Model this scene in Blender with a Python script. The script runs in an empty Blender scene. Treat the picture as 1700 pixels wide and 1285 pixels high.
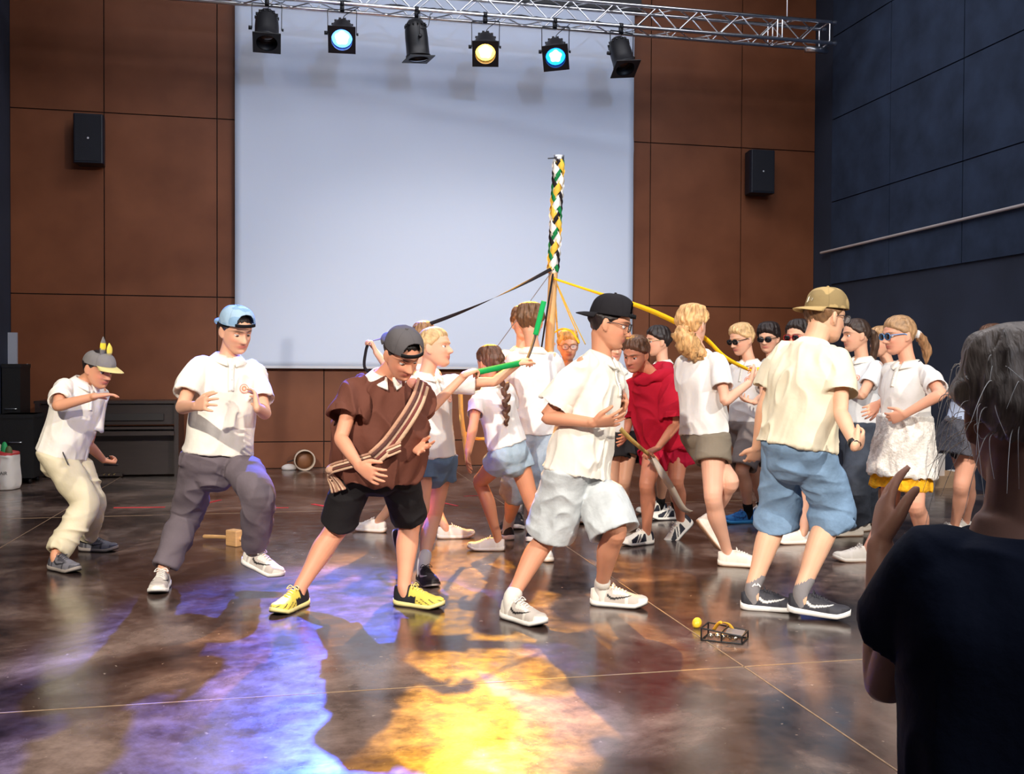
import bpy, math, random
import numpy as np
from mathutils import Vector, Matrix
random.seed(7); RNG = np.random.default_rng(7)
SC = bpy.context.scene; COL = SC.collection
A = np.array
def nrm(v):
    v = np.asarray(v, float); return v / (np.linalg.norm(v) + 1e-12)
# ------------------------------------------------------------------ camera
FPX, YAW, PITCH, ROLL, HC = 1629.9, 0.2082, 0.0174, 0.0048, 1.15
_sy, _cy, _sp, _cp = math.sin(YAW), math.cos(YAW), math.sin(PITCH), math.cos(PITCH)
FW = A([_sy * _cp, _cy * _cp, -_sp]); _r0 = A([_cy, -_sy, 0.]); _u0 = A([_sy * _sp, _cy * _sp, _cp])
RT = _r0 * math.cos(ROLL) + _u0 * math.sin(ROLL); UP = -_r0 * math.sin(ROLL) + _u0 * math.cos(ROLL)
CAM = A([0., 0., HC]); FH = A([_sy, _cy, 0.]); RH = A([_cy, -_sy, 0.]); ZU = A([0., 0., 1.])
cd = bpy.data.cameras.new('camera'); cam = bpy.data.objects.new('camera', cd); COL.objects.link(cam)
cd.sensor_width = 36; cd.lens = FPX * 36 / 1700; cd.clip_start = .05
M = Matrix.Identity(4)
for i in range(3): M[i][0] = RT[i]; M[i][1] = UP[i]; M[i][2] = -FW[i]; M[i][3] = CAM[i]
cam.matrix_world = M; SC.camera = cam
def ray(px, py): return FW + RT * (px - 850) / FPX + UP * (642.5 - py) / FPX
def wp(px, py, Z): return CAM + ray(px, py) * Z                 # point seen at a pixel, Z metres in front
def on(px, py, axis, val):                                      # point seen at a pixel on an axis-aligned plane
    d = ray(px, py); return CAM + d * ((val - CAM[axis]) / d[axis])
def fl(px, py, z=0.): return on(px, py, 2, z)
def dep(p): return float(np.dot(p - CAM, FW))
# ------------------------------------------------------------------ light, world, exposure
YW, XL, XR, ZC, YB = 11.645, -3.143, 6.432, 6.6, -6.0           # back wall, side walls, ceiling, rear
vs = SC.view_settings; vs.view_transform = 'Standard'; vs.look = 'None'; vs.gamma = 1; vs.use_curve_mapping = False
vs.exposure = 0.0
w = bpy.data.worlds.new('world'); SC.world = w; w.use_nodes = True
w.node_tree.nodes['Background'].inputs[0].default_value = (.5, .62, 1, 1); w.node_tree.nodes['Background'].inputs[1].default_value = .02
def spot(name, loc, tgt, e, col, size, blend=.3, rad=.08):
    l = bpy.data.lights.new(name, 'SPOT'); l.energy = e; l.color = col; l.spot_size = math.radians(size); l.spot_blend = blend; l.shadow_soft_size = rad
    o = bpy.data.objects.new(name, l); COL.objects.link(o); o.location = loc
    o.rotation_euler = (Vector(tgt) - Vector(loc)).to_track_quat('-Z', 'Y').to_euler(); return o
def area(name, loc, tgt, e, col, sx, sy):
    l = bpy.data.lights.new(name, 'AREA'); l.energy = e; l.color = col; l.shape = 'RECTANGLE'; l.size = sx; l.size_y = sy
    o = bpy.data.objects.new(name, l); COL.objects.link(o); o.location = loc
    o.rotation_euler = (Vector(tgt) - Vector(loc)).to_track_quat('-Z', 'Y').to_euler(); return o
spot('front_profile_lamp', (-2.9, -2.2, 5.2), (1.0, 6.2, .6), 3700, (1, .90, .78), 46, .6, .07)
spot('front_profile_lamp', (5.6, -2.6, 5.0), (1.6, 6.4, .9), 2100, (1, .91, .80), 46, .6, .07)
spot('front_screen_lamp', (2.6, -5.0, 5.2), (1.6, 11.6, 3.2), 1250, (.46, .66, 1), 34, .8, .10)
area('ceiling_fill', (2.0, 7.0, 6.4), (2.0, 7.2, 0), 230, (.92, .93, 1), 6, 5)  # unseen area fill added overhead to lift floor and background
area('ceiling_fill', (3.5, 2.6, 6.4), (3.5, 3.2, 0), 110, (.88, .92, 1), 5, 2)  # another added fill with no visible source, over the nearer floor
area('ceiling_fill', (2.5, -2.2, 6.4), (2.5, 0, 0), 210, (.80, .86, 1), 4, 2)  # added fill behind the camera, brightens the onlooker
area('wall_fill', (1.6, 8.6, 6.35), (1.6, 11.6, 2.2), 70, (.95, .92, .95), 8.5, .5)  # added fill, no visible fitting, brightens the brown back wall
# ------------------------------------------------------------------ materials
def pmat(name, col=(.8, .8, .8), rough=.6, metal=0., attr=False, bump=0., bscale=60., vary=0., vscale=4., sheen=0., sss=0., spec=.5, emit=None, es=0., aniso=None, bdist=.01, alpha=None):
    m = bpy.data.materials.new(name); m.use_nodes = True; nt = m.node_tree; b = nt.nodes['Principled BSDF']
    b.inputs['Roughness'].default_value = rough; b.inputs['Metallic'].default_value = metal; b.inputs['Specular IOR Level'].default_value = spec
    src = None
    if attr:
        a = nt.nodes.new('ShaderNodeVertexColor'); a.layer_name = 'Col'; src = a.outputs[0]
    b.inputs['Base Color'].default_value = (*col, 1)
    tc = nt.nodes.new('ShaderNodeTexCoord'); mp = nt.nodes.new('ShaderNodeMapping'); nt.links.new(tc.outputs['Object'], mp.inputs[0])
    if aniso: mp.inputs['Scale'].default_value = aniso
    if vary:
        n = nt.nodes.new('ShaderNodeTexNoise'); n.inputs['Scale'].default_value = vscale; n.inputs['Detail'].default_value = 6; nt.links.new(mp.outputs[0], n.inputs['Vector'])
        r = nt.nodes.new('ShaderNodeMapRange'); r.inputs[1].default_value = .3; r.inputs[2].default_value = .7; r.inputs[3].default_value = 1 - vary; r.inputs[4].default_value = 1 + vary
        nt.links.new(n.outputs[0], r.inputs[0]); hs = nt.nodes.new('ShaderNodeHueSaturation'); hs.inputs['Color'].default_value = (*col, 1)
        nt.links.new(r.outputs[0], hs.inputs['Value'])
        if src: nt.links.new(src, hs.inputs['Color'])
        src = hs.outputs[0]
    if src: nt.links.new(src, b.inputs['Base Color'])
    if bump:
        n = nt.nodes.new('ShaderNodeTexNoise'); n.inputs['Scale'].default_value = bscale; n.inputs['Detail'].default_value = 4; nt.links.new(mp.outputs[0], n.inputs['Vector'])
        bp = nt.nodes.new('ShaderNodeBump'); bp.inputs['Strength'].default_value = bump; bp.inputs['Distance'].default_value = bdist
        nt.links.new(n.outputs[0], bp.inputs['Height']); nt.links.new(bp.outputs[0], b.inputs['Normal'])
    if sheen: b.inputs['Sheen Weight'].default_value = sheen
    if sss:
        b.inputs['Subsurface Weight'].default_value = sss; b.inputs['Subsurface Radius'].default_value = (.8, .3, .15); b.inputs['Subsurface Scale'].default_value = .01
    if emit: b.inputs['Emission Color'].default_value = (*emit, 1); b.inputs['Emission Strength'].default_value = es
    if alpha is not None: b.inputs['Alpha'].default_value = alpha
    return m
def s2l(*c):                                                    # sRGB 0-255 to linear
    return tuple((x / 255 / 12.92) if x <= 10 else ((x / 255 + .055) / 1.055) ** 2.4 for x in c)
MSKIN = pmat('skin', attr=True, rough=.5, sss=.12, spec=.35, bump=.08, bscale=220, bdist=.002)
MCLOTH = pmat('cloth', attr=True, rough=.85, spec=.2, bump=.35, bscale=34, bdist=.006, vary=.04, vscale=9)
MDENIM = pmat('denim', attr=True, rough=.85, spec=.2, bump=.5, bscale=42, bdist=.006, vary=.16, vscale=14)
MHAIR = pmat('hair', attr=True, rough=.45, spec=.4, bump=.9, bscale=30, aniso=(6, 1.2, 1.2), bdist=.004, vary=.35, vscale=22)
MSHOE = pmat('shoe_upper', attr=True, rough=.6, spec=.35, bump=.15, bscale=150, bdist=.002)
MPAINT = pmat('coloured_surface', attr=True, rough=.5, spec=.4)
MEYE = pmat('eye', attr=True, rough=.15, spec=.6)
MBLACK = pmat('black_metal', s2l(22, 22, 26), .45, .0, spec=.4, bump=.1, bscale=200, bdist=.001)
MALU = pmat('aluminium', (.78, .80, .84), .28, 1., vary=.08, vscale=12)
MPLAST = pmat('dark_plastic', s2l(20, 24, 36), .5, spec=.4, bump=.2, bscale=400, bdist=.001)
MLENS = pmat('dark_lens', (.006, .006, .008), .08, spec=.7)
MGLASS = pmat('clear_lens', (.95, .97, 1), .05, spec=.6, alpha=.16)
# ------------------------------------------------------------------ mesh helpers
def setcol(me, cols):
    ca = me.color_attributes.new('Col', 'FLOAT_COLOR', 'POINT')
    n = len(me.vertices); c = np.ones((n, 4), np.float32); c[:, :3] = cols
    ca.data.foreach_set('color', c.ravel())
def mkmesh(name, V, F, smooth=True):
    me = bpy.data.meshes.new(name); me.from_pydata([tuple(map(float, v)) for v in V], [], [tuple(map(int, f)) for f in F]); me.update()
    if smooth: me.polygons.foreach_set('use_smooth', [True] * len(me.polygons))
    return me
def getv(me):
    a = np.empty(len(me.vertices) * 3, np.float32); me.vertices.foreach_get('co', a); return a.reshape(-1, 3).astype(float)
def getn(me):
    a = np.empty(len(me.vertices) * 3, np.float32); me.vertices.foreach_get('normal', a); return a.reshape(-1, 3).astype(float)
def putv(me, v): me.vertices.foreach_set('co', v.astype(np.float32).ravel()); me.update()
def link(name, me, mat=None, parent=None, mw=None):
    o = bpy.data.objects.new(name, me); COL.objects.link(o)
    if mat:
        for m in (mat if isinstance(mat, (list, tuple)) else [mat]): me.materials.append(m)
    if parent: o.parent = parent
    if mw is not None: o.matrix_local = mw
    return o
def tag(o, label, cat, group=None):
    o['label'] = label; o['category'] = cat
    if group: o['group'] = group
    return o
def empty(name, loc, label=None, cat=None, group=None):
    o = bpy.data.objects.new(name, None); COL.objects.link(o); o.location = [float(x) for x in loc]; o.empty_display_size = .1
    if label: tag(o, label, cat, group)
    return o
def structure(o): o['kind'] = 'structure'; return o
class MB:
    def __init__(s): s.V = []; s.F = []; s.n = 0
    def add(s, V, F):
        V = np.asarray(V, float).reshape(-1, 3); s.V.append(V); s.F += [tuple(i + s.n for i in f) for f in F]; s.n += len(V); return s
    def box(s, c, h, R=None):
        c = A(c, float); R = np.eye(3) if R is None else R
        P = A([[i, j, k] for i in (-1, 1) for j in (-1, 1) for k in (-1, 1)], float) * A(h)
        return s.add(P @ R.T + c, [(0, 1, 3, 2), (4, 6, 7, 5), (0, 4, 5, 1), (2, 3, 7, 6), (0, 2, 6, 4), (1, 5, 7, 3)])
    def ell(s, c, r, R=None, n=18, m=12):
        R = np.eye(3) if R is None else R; V = []; F = []
        for i in range(m + 1):
            t = math.pi * i / m
            for j in range(n):
                p = 2 * math.pi * j / n; V.append([math.sin(t) * math.cos(p), math.sin(t) * math.sin(p), math.cos(t)])
        for i in range(m):
            for j in range(n): F.append((i * n + j, (i + 1) * n + j, (i + 1) * n + (j + 1) % n, i * n + (j + 1) % n))
        return s.add((A(V) * A(r)) @ R.T + A(c), F)
    def tube(s, pts, rad, side=None, n=20, k=4, e0='round', e1='round', pw=1., th=.011, hd=.06, closed=False):
        pts = A(pts, float); m = len(pts)
        rad = A([(r, r) if np.isscalar(r) else r for r in rad], float)
        if side is None:
            t = pts[-1] - pts[0]; a = A([1., 0, 0]) if abs(nrm(t)[0]) < .8 else A([0, 1., 0]); side = [a] * m
        side = A(side, float)
        if side.ndim == 1: side = np.tile(side, (m, 1))
        D = np.hstack([pts, rad, side]); D = cr(D, k)
        P = D[:, :3]; T = np.gradient(P, axis=0); T /= np.linalg.norm(T, axis=1)[:, None] + 1e-12
        rings = []; ang = np.arange(n) * 2 * math.pi / n
        ca, sa = np.cos(ang), np.sin(ang)
        if pw != 1: ca = np.sign(ca) * np.abs(ca) ** pw; sa = np.sign(sa) * np.abs(sa) ** pw
        def ring(p, T_, sd, ra, rb):
            a = nrm(sd - np.dot(sd, T_) * T_); b = np.cross(T_, a); return p + np.outer(ca * ra, a) + np.outer(sa * rb, b)
        def endr(idx, sg, mode):
            p, ra, rb, sd, t = P[idx], D[idx, 3], D[idx, 4], D[idx, 5:8], T[idx] ; out = []
            if mode == 'round':
                q = min(ra, rb)
                for x in (30, 60, 84):
                    x = math.radians(x); out.append(ring(p + sg * t * q * math.sin(x), t, sd, ra * math.cos(x), rb * math.cos(x)))
            elif mode == 'hollow':
                out.append(ring(p, t, sd, ra - th, rb - th)); out.append(ring(p - sg * t * hd, t, sd, (ra - th) * .93, (rb - th) * .93)); out.append(ring(p - sg * t * hd, t, sd, ra * .05, rb * .05))
            elif mode == 'flat': out.append(ring(p, t, sd, ra * .02, rb * .02))
            return out
        rings = endr(0, -1, e0)[::-1] + [ring(P[i], T[i], D[i, 5:8], D[i, 3], D[i, 4]) for i in range(len(P))] + endr(-1, 1, e1)
        V = np.vstack(rings); R = len(rings); F = []
        for i in range(R - 1):
            for j in range(n): F.append((i * n + j, i * n + (j + 1) % n, (i + 1) * n + (j + 1) % n, (i + 1) * n + j))
        F.append(tuple(range(n))[::-1]); F.append(tuple((R - 1) * n + j for j in range(n)))
        return s.add(V, F)
    def strip(s, pts, wd, wdir, th=.0012, k=5):                   # flat ribbon: closed thin box swept along points
        pts = A(pts, float); m = len(pts)
        wd = A([wd] * m if np.isscalar(wd) else wd, float); wdir = A(wdir, float)
        if wdir.ndim == 1: wdir = np.tile(wdir, (m, 1))
        D = cr(np.hstack([pts, wd[:, None], wdir]), k); P = D[:, :3]; T = np.gradient(P, axis=0); V = []; F = []
        for i in range(len(P)):
            t = nrm(T[i]); a = D[i, 4:7]; a = nrm(a - np.dot(a, t) * t); b = np.cross(t, a); h = D[i, 3] / 2
            V += [P[i] - a * h - b * th, P[i] + a * h - b * th, P[i] + a * h + b * th, P[i] - a * h + b * th]
        for i in range(len(P) - 1):
            for j in range(4): F.append((i * 4 + j, i * 4 + (j + 1) % 4, i * 4 + 4 + (j + 1) % 4, i * 4 + 4 + j))
        F.append((3, 2, 1, 0)); q = (len(P) - 1) * 4; F.append((q, q + 1, q + 2, q + 3))
        return s.add(V, F)
    def mesh(s, name, smooth=True): return mkmesh(name, np.vstack(s.V), s.F, smooth)
    def obj(s, name, mat, parent=None, col=None, smooth=True, org=None, mw=None):
        V = np.vstack(s.V)
        if org is not None: V = V - A(org)
        me = mkmesh(name, V, s.F, smooth)
        if col is not None: setcol(me, A(col))
        return link(name, me, mat, parent, mw)
def cr(D, k):                                                   # Catmull-Rom resampling of rows
    m = len(D)
    if m < 3 or k <= 1:
        if k <= 1: return D
        t = np.linspace(0, 1, k + 1)[:, None]; return np.vstack([D[0] * (1 - t) + D[1] * t]) if m == 2 else D
    out = []
    for i in range(m - 1):
        p0 = D[max(i - 1, 0)]; p1 = D[i]; p2 = D[i + 1]; p3 = D[min(i + 2, m - 1)]
        for j in range(k):
            t = j / k; out.append(.5 * (2 * p1 + (p2 - p0) * t + (2 * p0 - 5 * p1 + 4 * p2 - p3) * t * t + (3 * p1 - p0 - 3 * p2 + p3) * t ** 3))
    out.append(D[-1]); return A(out)
def remesh(mb, vox, it=2):
    me = mb.mesh('tmp'); o = bpy.data.objects.new('tmp', me); COL.objects.link(o)
    r = o.modifiers.new('r', 'REMESH'); r.mode = 'VOXEL'; r.voxel_size = vox
    if it: s_ = o.modifiers.new('s', 'SMOOTH'); s_.factor = .5; s_.iterations = it
    dg = bpy.context.evaluated_depsgraph_get(); out = bpy.data.meshes.new_from_object(o.evaluated_get(dg))
    bpy.data.objects.remove(o); bpy.data.meshes.remove(me)
    out.polygons.foreach_set('use_smooth', [True] * len(out.polygons)); return out
_L = RNG.random((32, 32, 32))
def vnoise(p):                                                  # smooth value noise, 0..1
    i = np.floor(p).astype(int); f = p - i; f = f * f * (3 - 2 * f); i &= 31; j = (i + 1) & 31
    x0, y0, z0 = i.T; x1, y1, z1 = j.T; a, b, c = f.T
    return ((_L[x0, y0, z0] * (1 - a) + _L[x1, y0, z0] * a) * (1 - b) + (_L[x0, y1, z0] * (1 - a) + _L[x1, y1, z0] * a) * b) * (1 - c) + \
           ((_L[x0, y0, z1] * (1 - a) + _L[x1, y0, z1] * a) * (1 - b) + (_L[x0, y1, z1] * (1 - a) + _L[x1, y1, z1] * a) * b) * c
def folds(me, amp, fr, R=None, seed=0.):                        # drapery folds: ridged noise, stretched by fr (per metre)
    v = getv(me); n = getn(me); q = v if R is None else v @ R
    wv = np.stack([vnoise(q * 5 + 3.1 + seed), vnoise(q * 5 + 9.7 + seed), vnoise(q * 5 + 17.3 + seed)], 1) - .5
    a = vnoise(q * A(fr) + wv * 2.2 + seed); b = vnoise(q * A(fr) * 2.1 + wv * 3 + seed + 5)
    rdg = 1 - np.abs(2 * a - 1); d = amp * ((rdg ** 2 - .45) * 1.2 + (b - .5) * .6)
    putv(me, v + n * d[:, None])
def sst(a, b, x): t = np.clip((x - a) / (b - a), 0, 1); return t * t * (3 - 2 * t)
# ------------------------------------------------------------------ the room
def nodes(name):
    m = bpy.data.materials.new(name); m.use_nodes = True; return m, m.node_tree, m.node_tree.nodes['Principled BSDF']
def mk_floor():
    m, nt, b = nodes('polished_concrete'); N = nt.nodes.new; Lk = nt.links.new
    tc = N('ShaderNodeTexCoord'); n1 = N('ShaderNodeTexNoise'); n1.inputs['Scale'].default_value = 1.1; n1.inputs['Detail'].default_value = 9; n1.inputs['Roughness'].default_value = .62
    n1.inputs['Distortion'].default_value = .6
    n2 = N('ShaderNodeTexNoise'); n2.inputs['Scale'].default_value = 9; n2.inputs['Detail'].default_value = 8; n2.inputs['Roughness'].default_value = .7
    Lk(tc.outputs['Object'], n1.inputs[0]); Lk(tc.outputs['Object'], n2.inputs[0])
    r = N('ShaderNodeValToRGB'); e = r.color_ramp.elements
    e[0].position = .38; e[0].color = (*s2l(33, 24, 22), 1); e[1].position = .63; e[1].color = (*s2l(130, 110, 100), 1)
    x = e.new(.5); x.color = (*s2l(76, 59, 53), 1)
    mx = N('ShaderNodeMix'); mx.data_type = 'RGBA'; mx.blend_type = 'OVERLAY'; mx.inputs[0].default_value = .9
    Lk(n1.outputs[0], r.inputs[0]); Lk(r.outputs[0], mx.inputs[6]); Lk(n2.outputs[0], mx.inputs[7])
    n3 = N('ShaderNodeTexNoise'); n3.inputs['Scale'].default_value = 30; n3.inputs['Detail'].default_value = 3; Lk(tc.outputs['Object'], n3.inputs[0])
    r3 = N('ShaderNodeValToRGB'); r3.color_ramp.elements[0].position = .70; r3.color_ramp.elements[1].position = .76; Lk(n3.outputs[0], r3.inputs[0])
    m3 = N('ShaderNodeMix'); m3.data_type = 'RGBA'; m3.inputs[7].default_value = (*s2l(165, 145, 130), 1); Lk(r3.outputs[0], m3.inputs[0]); Lk(mx.outputs[2], m3.inputs[6])
    Lk(m3.outputs[2], b.inputs['Base Color'])
    rr = N('ShaderNodeMapRange'); rr.inputs[1].default_value = .3; rr.inputs[2].default_value = .7; rr.inputs[3].default_value = .13; rr.inputs[4].default_value = .27
    Lk(n2.outputs[0], rr.inputs[0]); Lk(rr.outputs[0], b.inputs['Roughness']); b.inputs['Specular IOR Level'].default_value = .8; b.inputs['Coat Weight'].default_value = .15; b.inputs['Coat Roughness'].default_value = .12
    bp = N('ShaderNodeBump'); bp.inputs['Strength'].default_value = .06; bp.inputs['Distance'].default_value = .01; Lk(n2.outputs[0], bp.inputs['Height']); Lk(bp.outputs[0], b.inputs['Normal'])
    return m
def mk_noise(name, c0, c1, scale=3, rough=.7, bump=.1, bs=80, spec=.3):
    m, nt, b = nodes(name); N = nt.nodes.new; Lk = nt.links.new
    tc = N('ShaderNodeTexCoord'); n = N('ShaderNodeTexNoise'); n.inputs['Scale'].default_value = scale; n.inputs['Detail'].default_value = 6; Lk(tc.outputs['Object'], n.inputs[0])
    r = N('ShaderNodeValToRGB'); e = r.color_ramp.elements; e[0].position = .3; e[1].position = .7; e[0].color = (*c0, 1); e[1].color = (*c1, 1)
    Lk(n.outputs[0], r.inputs[0]); Lk(r.outputs[0], b.inputs['Base Color']); b.inputs['Roughness'].default_value = rough; b.inputs['Specular IOR Level'].default_value = spec
    n2 = N('ShaderNodeTexNoise'); n2.inputs['Scale'].default_value = bs; Lk(tc.outputs['Object'], n2.inputs[0])
    bp = N('ShaderNodeBump'); bp.inputs['Strength'].default_value = bump; bp.inputs['Distance'].default_value = .004; Lk(n2.outputs[0], bp.inputs['Height']); Lk(bp.outputs[0], b.inputs['Normal'])
    return m
def slab(name, lo, hi, mat):
    c = (A(lo, float) + A(hi)) / 2; return structure(MB().box((0, 0, 0), (A(hi, float) - A(lo)) / 2).obj(name, mat, smooth=False, mw=Matrix.Translation([float(x) for x in c])))
MFLOOR = mk_floor()
MPANEL = mk_noise('brown_panel', s2l(104, 58, 33), s2l(122, 72, 45), 2.2, .55, .08, 140, .3)
MDARKW = mk_noise('dark_wall', s2l(42, 47, 60), s2l(50, 56, 72), 1.5, .8, .2, 60, .2)
MFAB = mk_noise('acoustic_fabric', s2l(38, 47, 64), s2l(50, 62, 84), 3, .9, .3, 160, .2)
MJOINT = pmat('joint', s2l(24, 14, 10), .9)
slab('floor', (XL - .2, YB - .2, -.2), (XR + .2, YW + .2, 0), MFLOOR)
slab('ceiling', (XL - .2, YB - .2, ZC), (XR + .2, YW + .2, ZC + .2), pmat('ceiling_black', s2l(26, 27, 32), .9))
slab('wall_left', (XL - .2, YB, 0), (XL, YW, ZC), MDARKW)
slab('wall_right', (XR, YB, 0), (XR + .2, YW, ZC), MDARKW)
slab('wall_front', (XL, YB - .2, 0), (XR, YB, ZC), MDARKW)
slab('wall_back', (XL, YW, 0), (XR, YW + .2, ZC), MJOINT)
pn = MB(); xs = [XL, -2.178, -.975, .22, 1.41, 2.61, 3.81, 4.201, 5.413, XR]; zs = [.0, 1.96, 3.979, 6.0, ZC]; g = .006
xs = [XL, -2.178, -.975, .22, 1.41, 2.61, 4.201, 5.413, XR]
xlo = sorted(set(xs + [-.44])); 
for i in range(len(xs) - 1):
    for j in range(4):
        a, b_ = xs[i], xs[i + 1]
        if j == 0:
            zz = on(600, 732, 1, YW)[2]
            for z0, z1 in ((0, zz), (zz, 1.96)): pn.box(((a + b_) / 2, YW - .009, (z0 + z1) / 2), ((b_ - a) / 2 - g, .009, (z1 - z0) / 2 - g))
        else: pn.box(((a + b_) / 2, YW - .009, (zs[j] + zs[j + 1]) / 2), ((b_ - a) / 2 - g, .009, (zs[j + 1] - zs[j]) / 2 - g))
structure(pn.obj('trim_1', MPANEL, smooth=False))               # the wood panels of the back wall
# acoustic panels of the right wall: fabric squares in a grid
ap = MB()
for i in range(14):
    y0 = 11.2 - 1.25 * (i + 1)
    for j in range(4):
        z0 = 2.25 + j * 1.02
        if y0 > -5.5: ap.box((XR - .012, y0 + .6, z0 + .49), (.012, .618, .503))
structure(ap.obj('trim_2', MFAB, smooth=False))
# screen
sl, sr = on(390, 600, 1, YW - .12), on(1050, 500, 1, YW - .12); zb = on(392, 609, 1, YW - .12)[2]
scr = empty('projection_screen', ((sl[0] + sr[0]) / 2, YW - .12, zb), 'large white projection screen hanging on the brown back wall', 'screen')
MSCR = pmat('screen_cloth', s2l(200, 210, 228), .75, bump=.25, bscale=1.6, bdist=.03, spec=.25)
c = A(scr.location); hw = (sr[0] - sl[0]) / 2; b = MB(); nx, nz = 60, 60; V = []; F = []
for j in range(nz + 1):
    for i in range(nx + 1):
        u, v = i / nx, j / nz; x = -hw + 2 * hw * u; z = v * (5.55 - zb)
        y = .006 * math.sin(z * 2.1 + x * .7) + .035 * math.exp(-((z - 3.05 + .14 * x) / .09) ** 2) * (1 if abs(x - .4) < 1.7 else math.exp(-((abs(x - .4) - 1.7) / .3) ** 2)) * -.9
        V.append((x, y - .003, z))
for j in range(nz):
    for i in range(nx): q = j * (nx + 1) + i; F.append((q, q + 1, q + nx + 2, q + nx + 1))
o = b.add(V, F).obj('screen_cloth', MSCR, scr); sm = o.modifiers.new('thickness', 'SOLIDIFY'); sm.thickness = .003
MB().box((0, 0, 0), (hw, .014, .014)).obj('bottom_bar', pmat('screen_bar', s2l(190, 190, 195), .5), scr, smooth=False)
MB().box((0, .03, 5.62 - zb), (hw + .08, .06, .08)).obj('roller_case', MBLACK, scr, smooth=False)
# handrail line on the right wall
p0, p1 = on(1363, 420, 0, XR - .05), on(1700, 340, 0, XR - .05); p2 = p0 + (p1 - p0) * 4; p2[1] = max(p2[1], YB + 1)
rl = empty('wall_rail', p0, 'long thin pale rail running along the dark right wall', 'rail')
MB().tube([p0 - p0, p2 - p0], [.016, .016], n=12, k=1).obj('rail_bar', pmat('pale_rail', s2l(190, 180, 178), .5), rl)
for i in range(9):
    q = (p2 - p0) * (i + .3) / 9; MB().box(q + A([.024, 0, -.004]), (.022, .01, .008)).obj('bracket', MBLACK, rl, smooth=False)
# floor joints (thin inlaid strips), tapes
gx, gy1, gy2 = 1.6728, 3.5296, 8.0779
MJ = pmat('joint_filler', s2l(150, 124, 98), .6, vary=.2, vscale=30)
for i, (lo, hi) in enumerate((((gx - .003, YB, 0), (gx + .003, YW - .02, .0012)), ((XL, gy1 - .003, 0), (XR, gy1 + .003, .0012)), ((XL, gy2 - .003, 0), (XR, gy2 + .003, .0012)), ((-1.9, YB, 0), (-1.895, YW - .02, .0012)))):
    slab('trim_%d' % (i + 3), lo, hi, MJ)
MTAPE = pmat('red_tape', s2l(214, 44, 52), .6)
TP = [((189, 843), (274, 842), 'red floor tape behind the boy in cream trousers', .03), ((338, 837), (366, 830), 'short red floor tape between the legs of the boy in the blue cap', .03),
      ((437, 843), (479, 843), 'red floor tape right of the grey trousers of the blue capped boy', .02), ((519, 837), (548, 842), 'pink floor tape left of the black shorts', .045),
      ((728, 833), (759, 840), 'slanted red floor tape beside the legs of the blonde girl', .028), ((770, 824), (812, 822), 'faint dark red floor tape behind the girl with the plait', .018)]
for a, b_, l, wd in TP:
    p, q = fl(*a), fl(*b_); m = (p + q) / 2; t = nrm(q - p)
    o = MB().strip([p - m, q - m], wd, np.cross(t, ZU), .0008, 1).obj('floor_tape', MTAPE, smooth=False); o.location = (m[0], m[1], .0014); tag(o, l, 'tape')
# ---- truss
s = .24; zt = 11.0
P = on(1060, 45.5, 1, YW - 1.15); yF = P[1]; zF = P[2]
xe = on(1380, 70, 1, yF)[0]; x0 = XL + .25
tr = empty('lighting_truss', ((x0 + xe) / 2, yF + s / 2, zF), 'long aluminium lattice truss crossing above the screen, carrying six lamps', 'truss')
O = A(tr.location)
ch = [(0, 0), (0, s), (s, 0), (s, s)]
for dy, dz in ch:
    MB().tube([(x0, yF + dy, zF + dz), (xe, yF + dy, zF + dz)], [.022, .022], n=14, k=1).obj('chord', MALU, tr, org=O)
def brace(a, bq, name='lattice'):
    mb = MB(); n = int((xe - x0) / .25); 
    for i in range(n):
        xa = x0 + i * .25; xb = xa + .25; s0, s1 = (a, bq) if i % 2 == 0 else (bq, a)
        mb.tube([(xa, yF + s0[0], zF + s0[1]), (min(xb, xe), yF + s1[0], zF + s1[1])], [.008, .008], n=8, k=1)
    mb.obj(name, MALU, tr, org=O)
brace(ch[0], ch[1]); brace(ch[2], ch[3]); brace(ch[0], ch[2]); brace(ch[1], ch[3])
en = MB()
for xq in (xe - .02, xe - .62, xe - .68):
    for a, b_ in ((0, 1), (1, 3), (3, 2), (2, 0)):
        en.tube([(xq, yF + ch[a][0], zF + ch[a][1]), (xq, yF + ch[b_][0], zF + ch[b_][1])], [.009, .009], n=8, k=1)
for dy, dz in ch: en.tube([(xe, yF + dy, zF + dz), (xe + .05, yF + dy, zF + dz)], [.016, .026], n=10, k=1)
en.obj('end_plate', MALU, tr, org=O)
MB().box((xe - .12, yF + s / 2, zF - .05), (.14, .035, .03)).obj('mounting_plate', MALU, tr, org=O)
for xq in (x0 + .6, (x0 + xe) / 2, xe - .5):
    hg = MB(); hg.tube([(xq, yF + s / 2, zF + s), (xq, yF + s / 2, ZC)], [.006, .006], n=8, k=1); hg.box((xq, yF + s / 2, zF + s), (.02, s / 2 + .02, .012)); hg.obj('hanger', MALU, tr, org=O)
# cables lying along the truss
for q in range(4):
    pts = []; cb = MB()
    for i in range(60):
        t = i / 59; x = -1.2 + t * 5.6; pts.append((x, yF + .06 + .03 * q + .02 * math.sin(i * 1.3 + q), zF + .03 + .018 * math.sin(i * (.9 + .2 * q) + q * 2) + .01 * q))
    cb.tube(pts, [.006] * 60, n=7, k=2)
    tag(cb.obj('power_cable', MBLACK), 'black power cable running along the lower front of the truss', 'cable', 'power cables lying along the truss')
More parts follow.
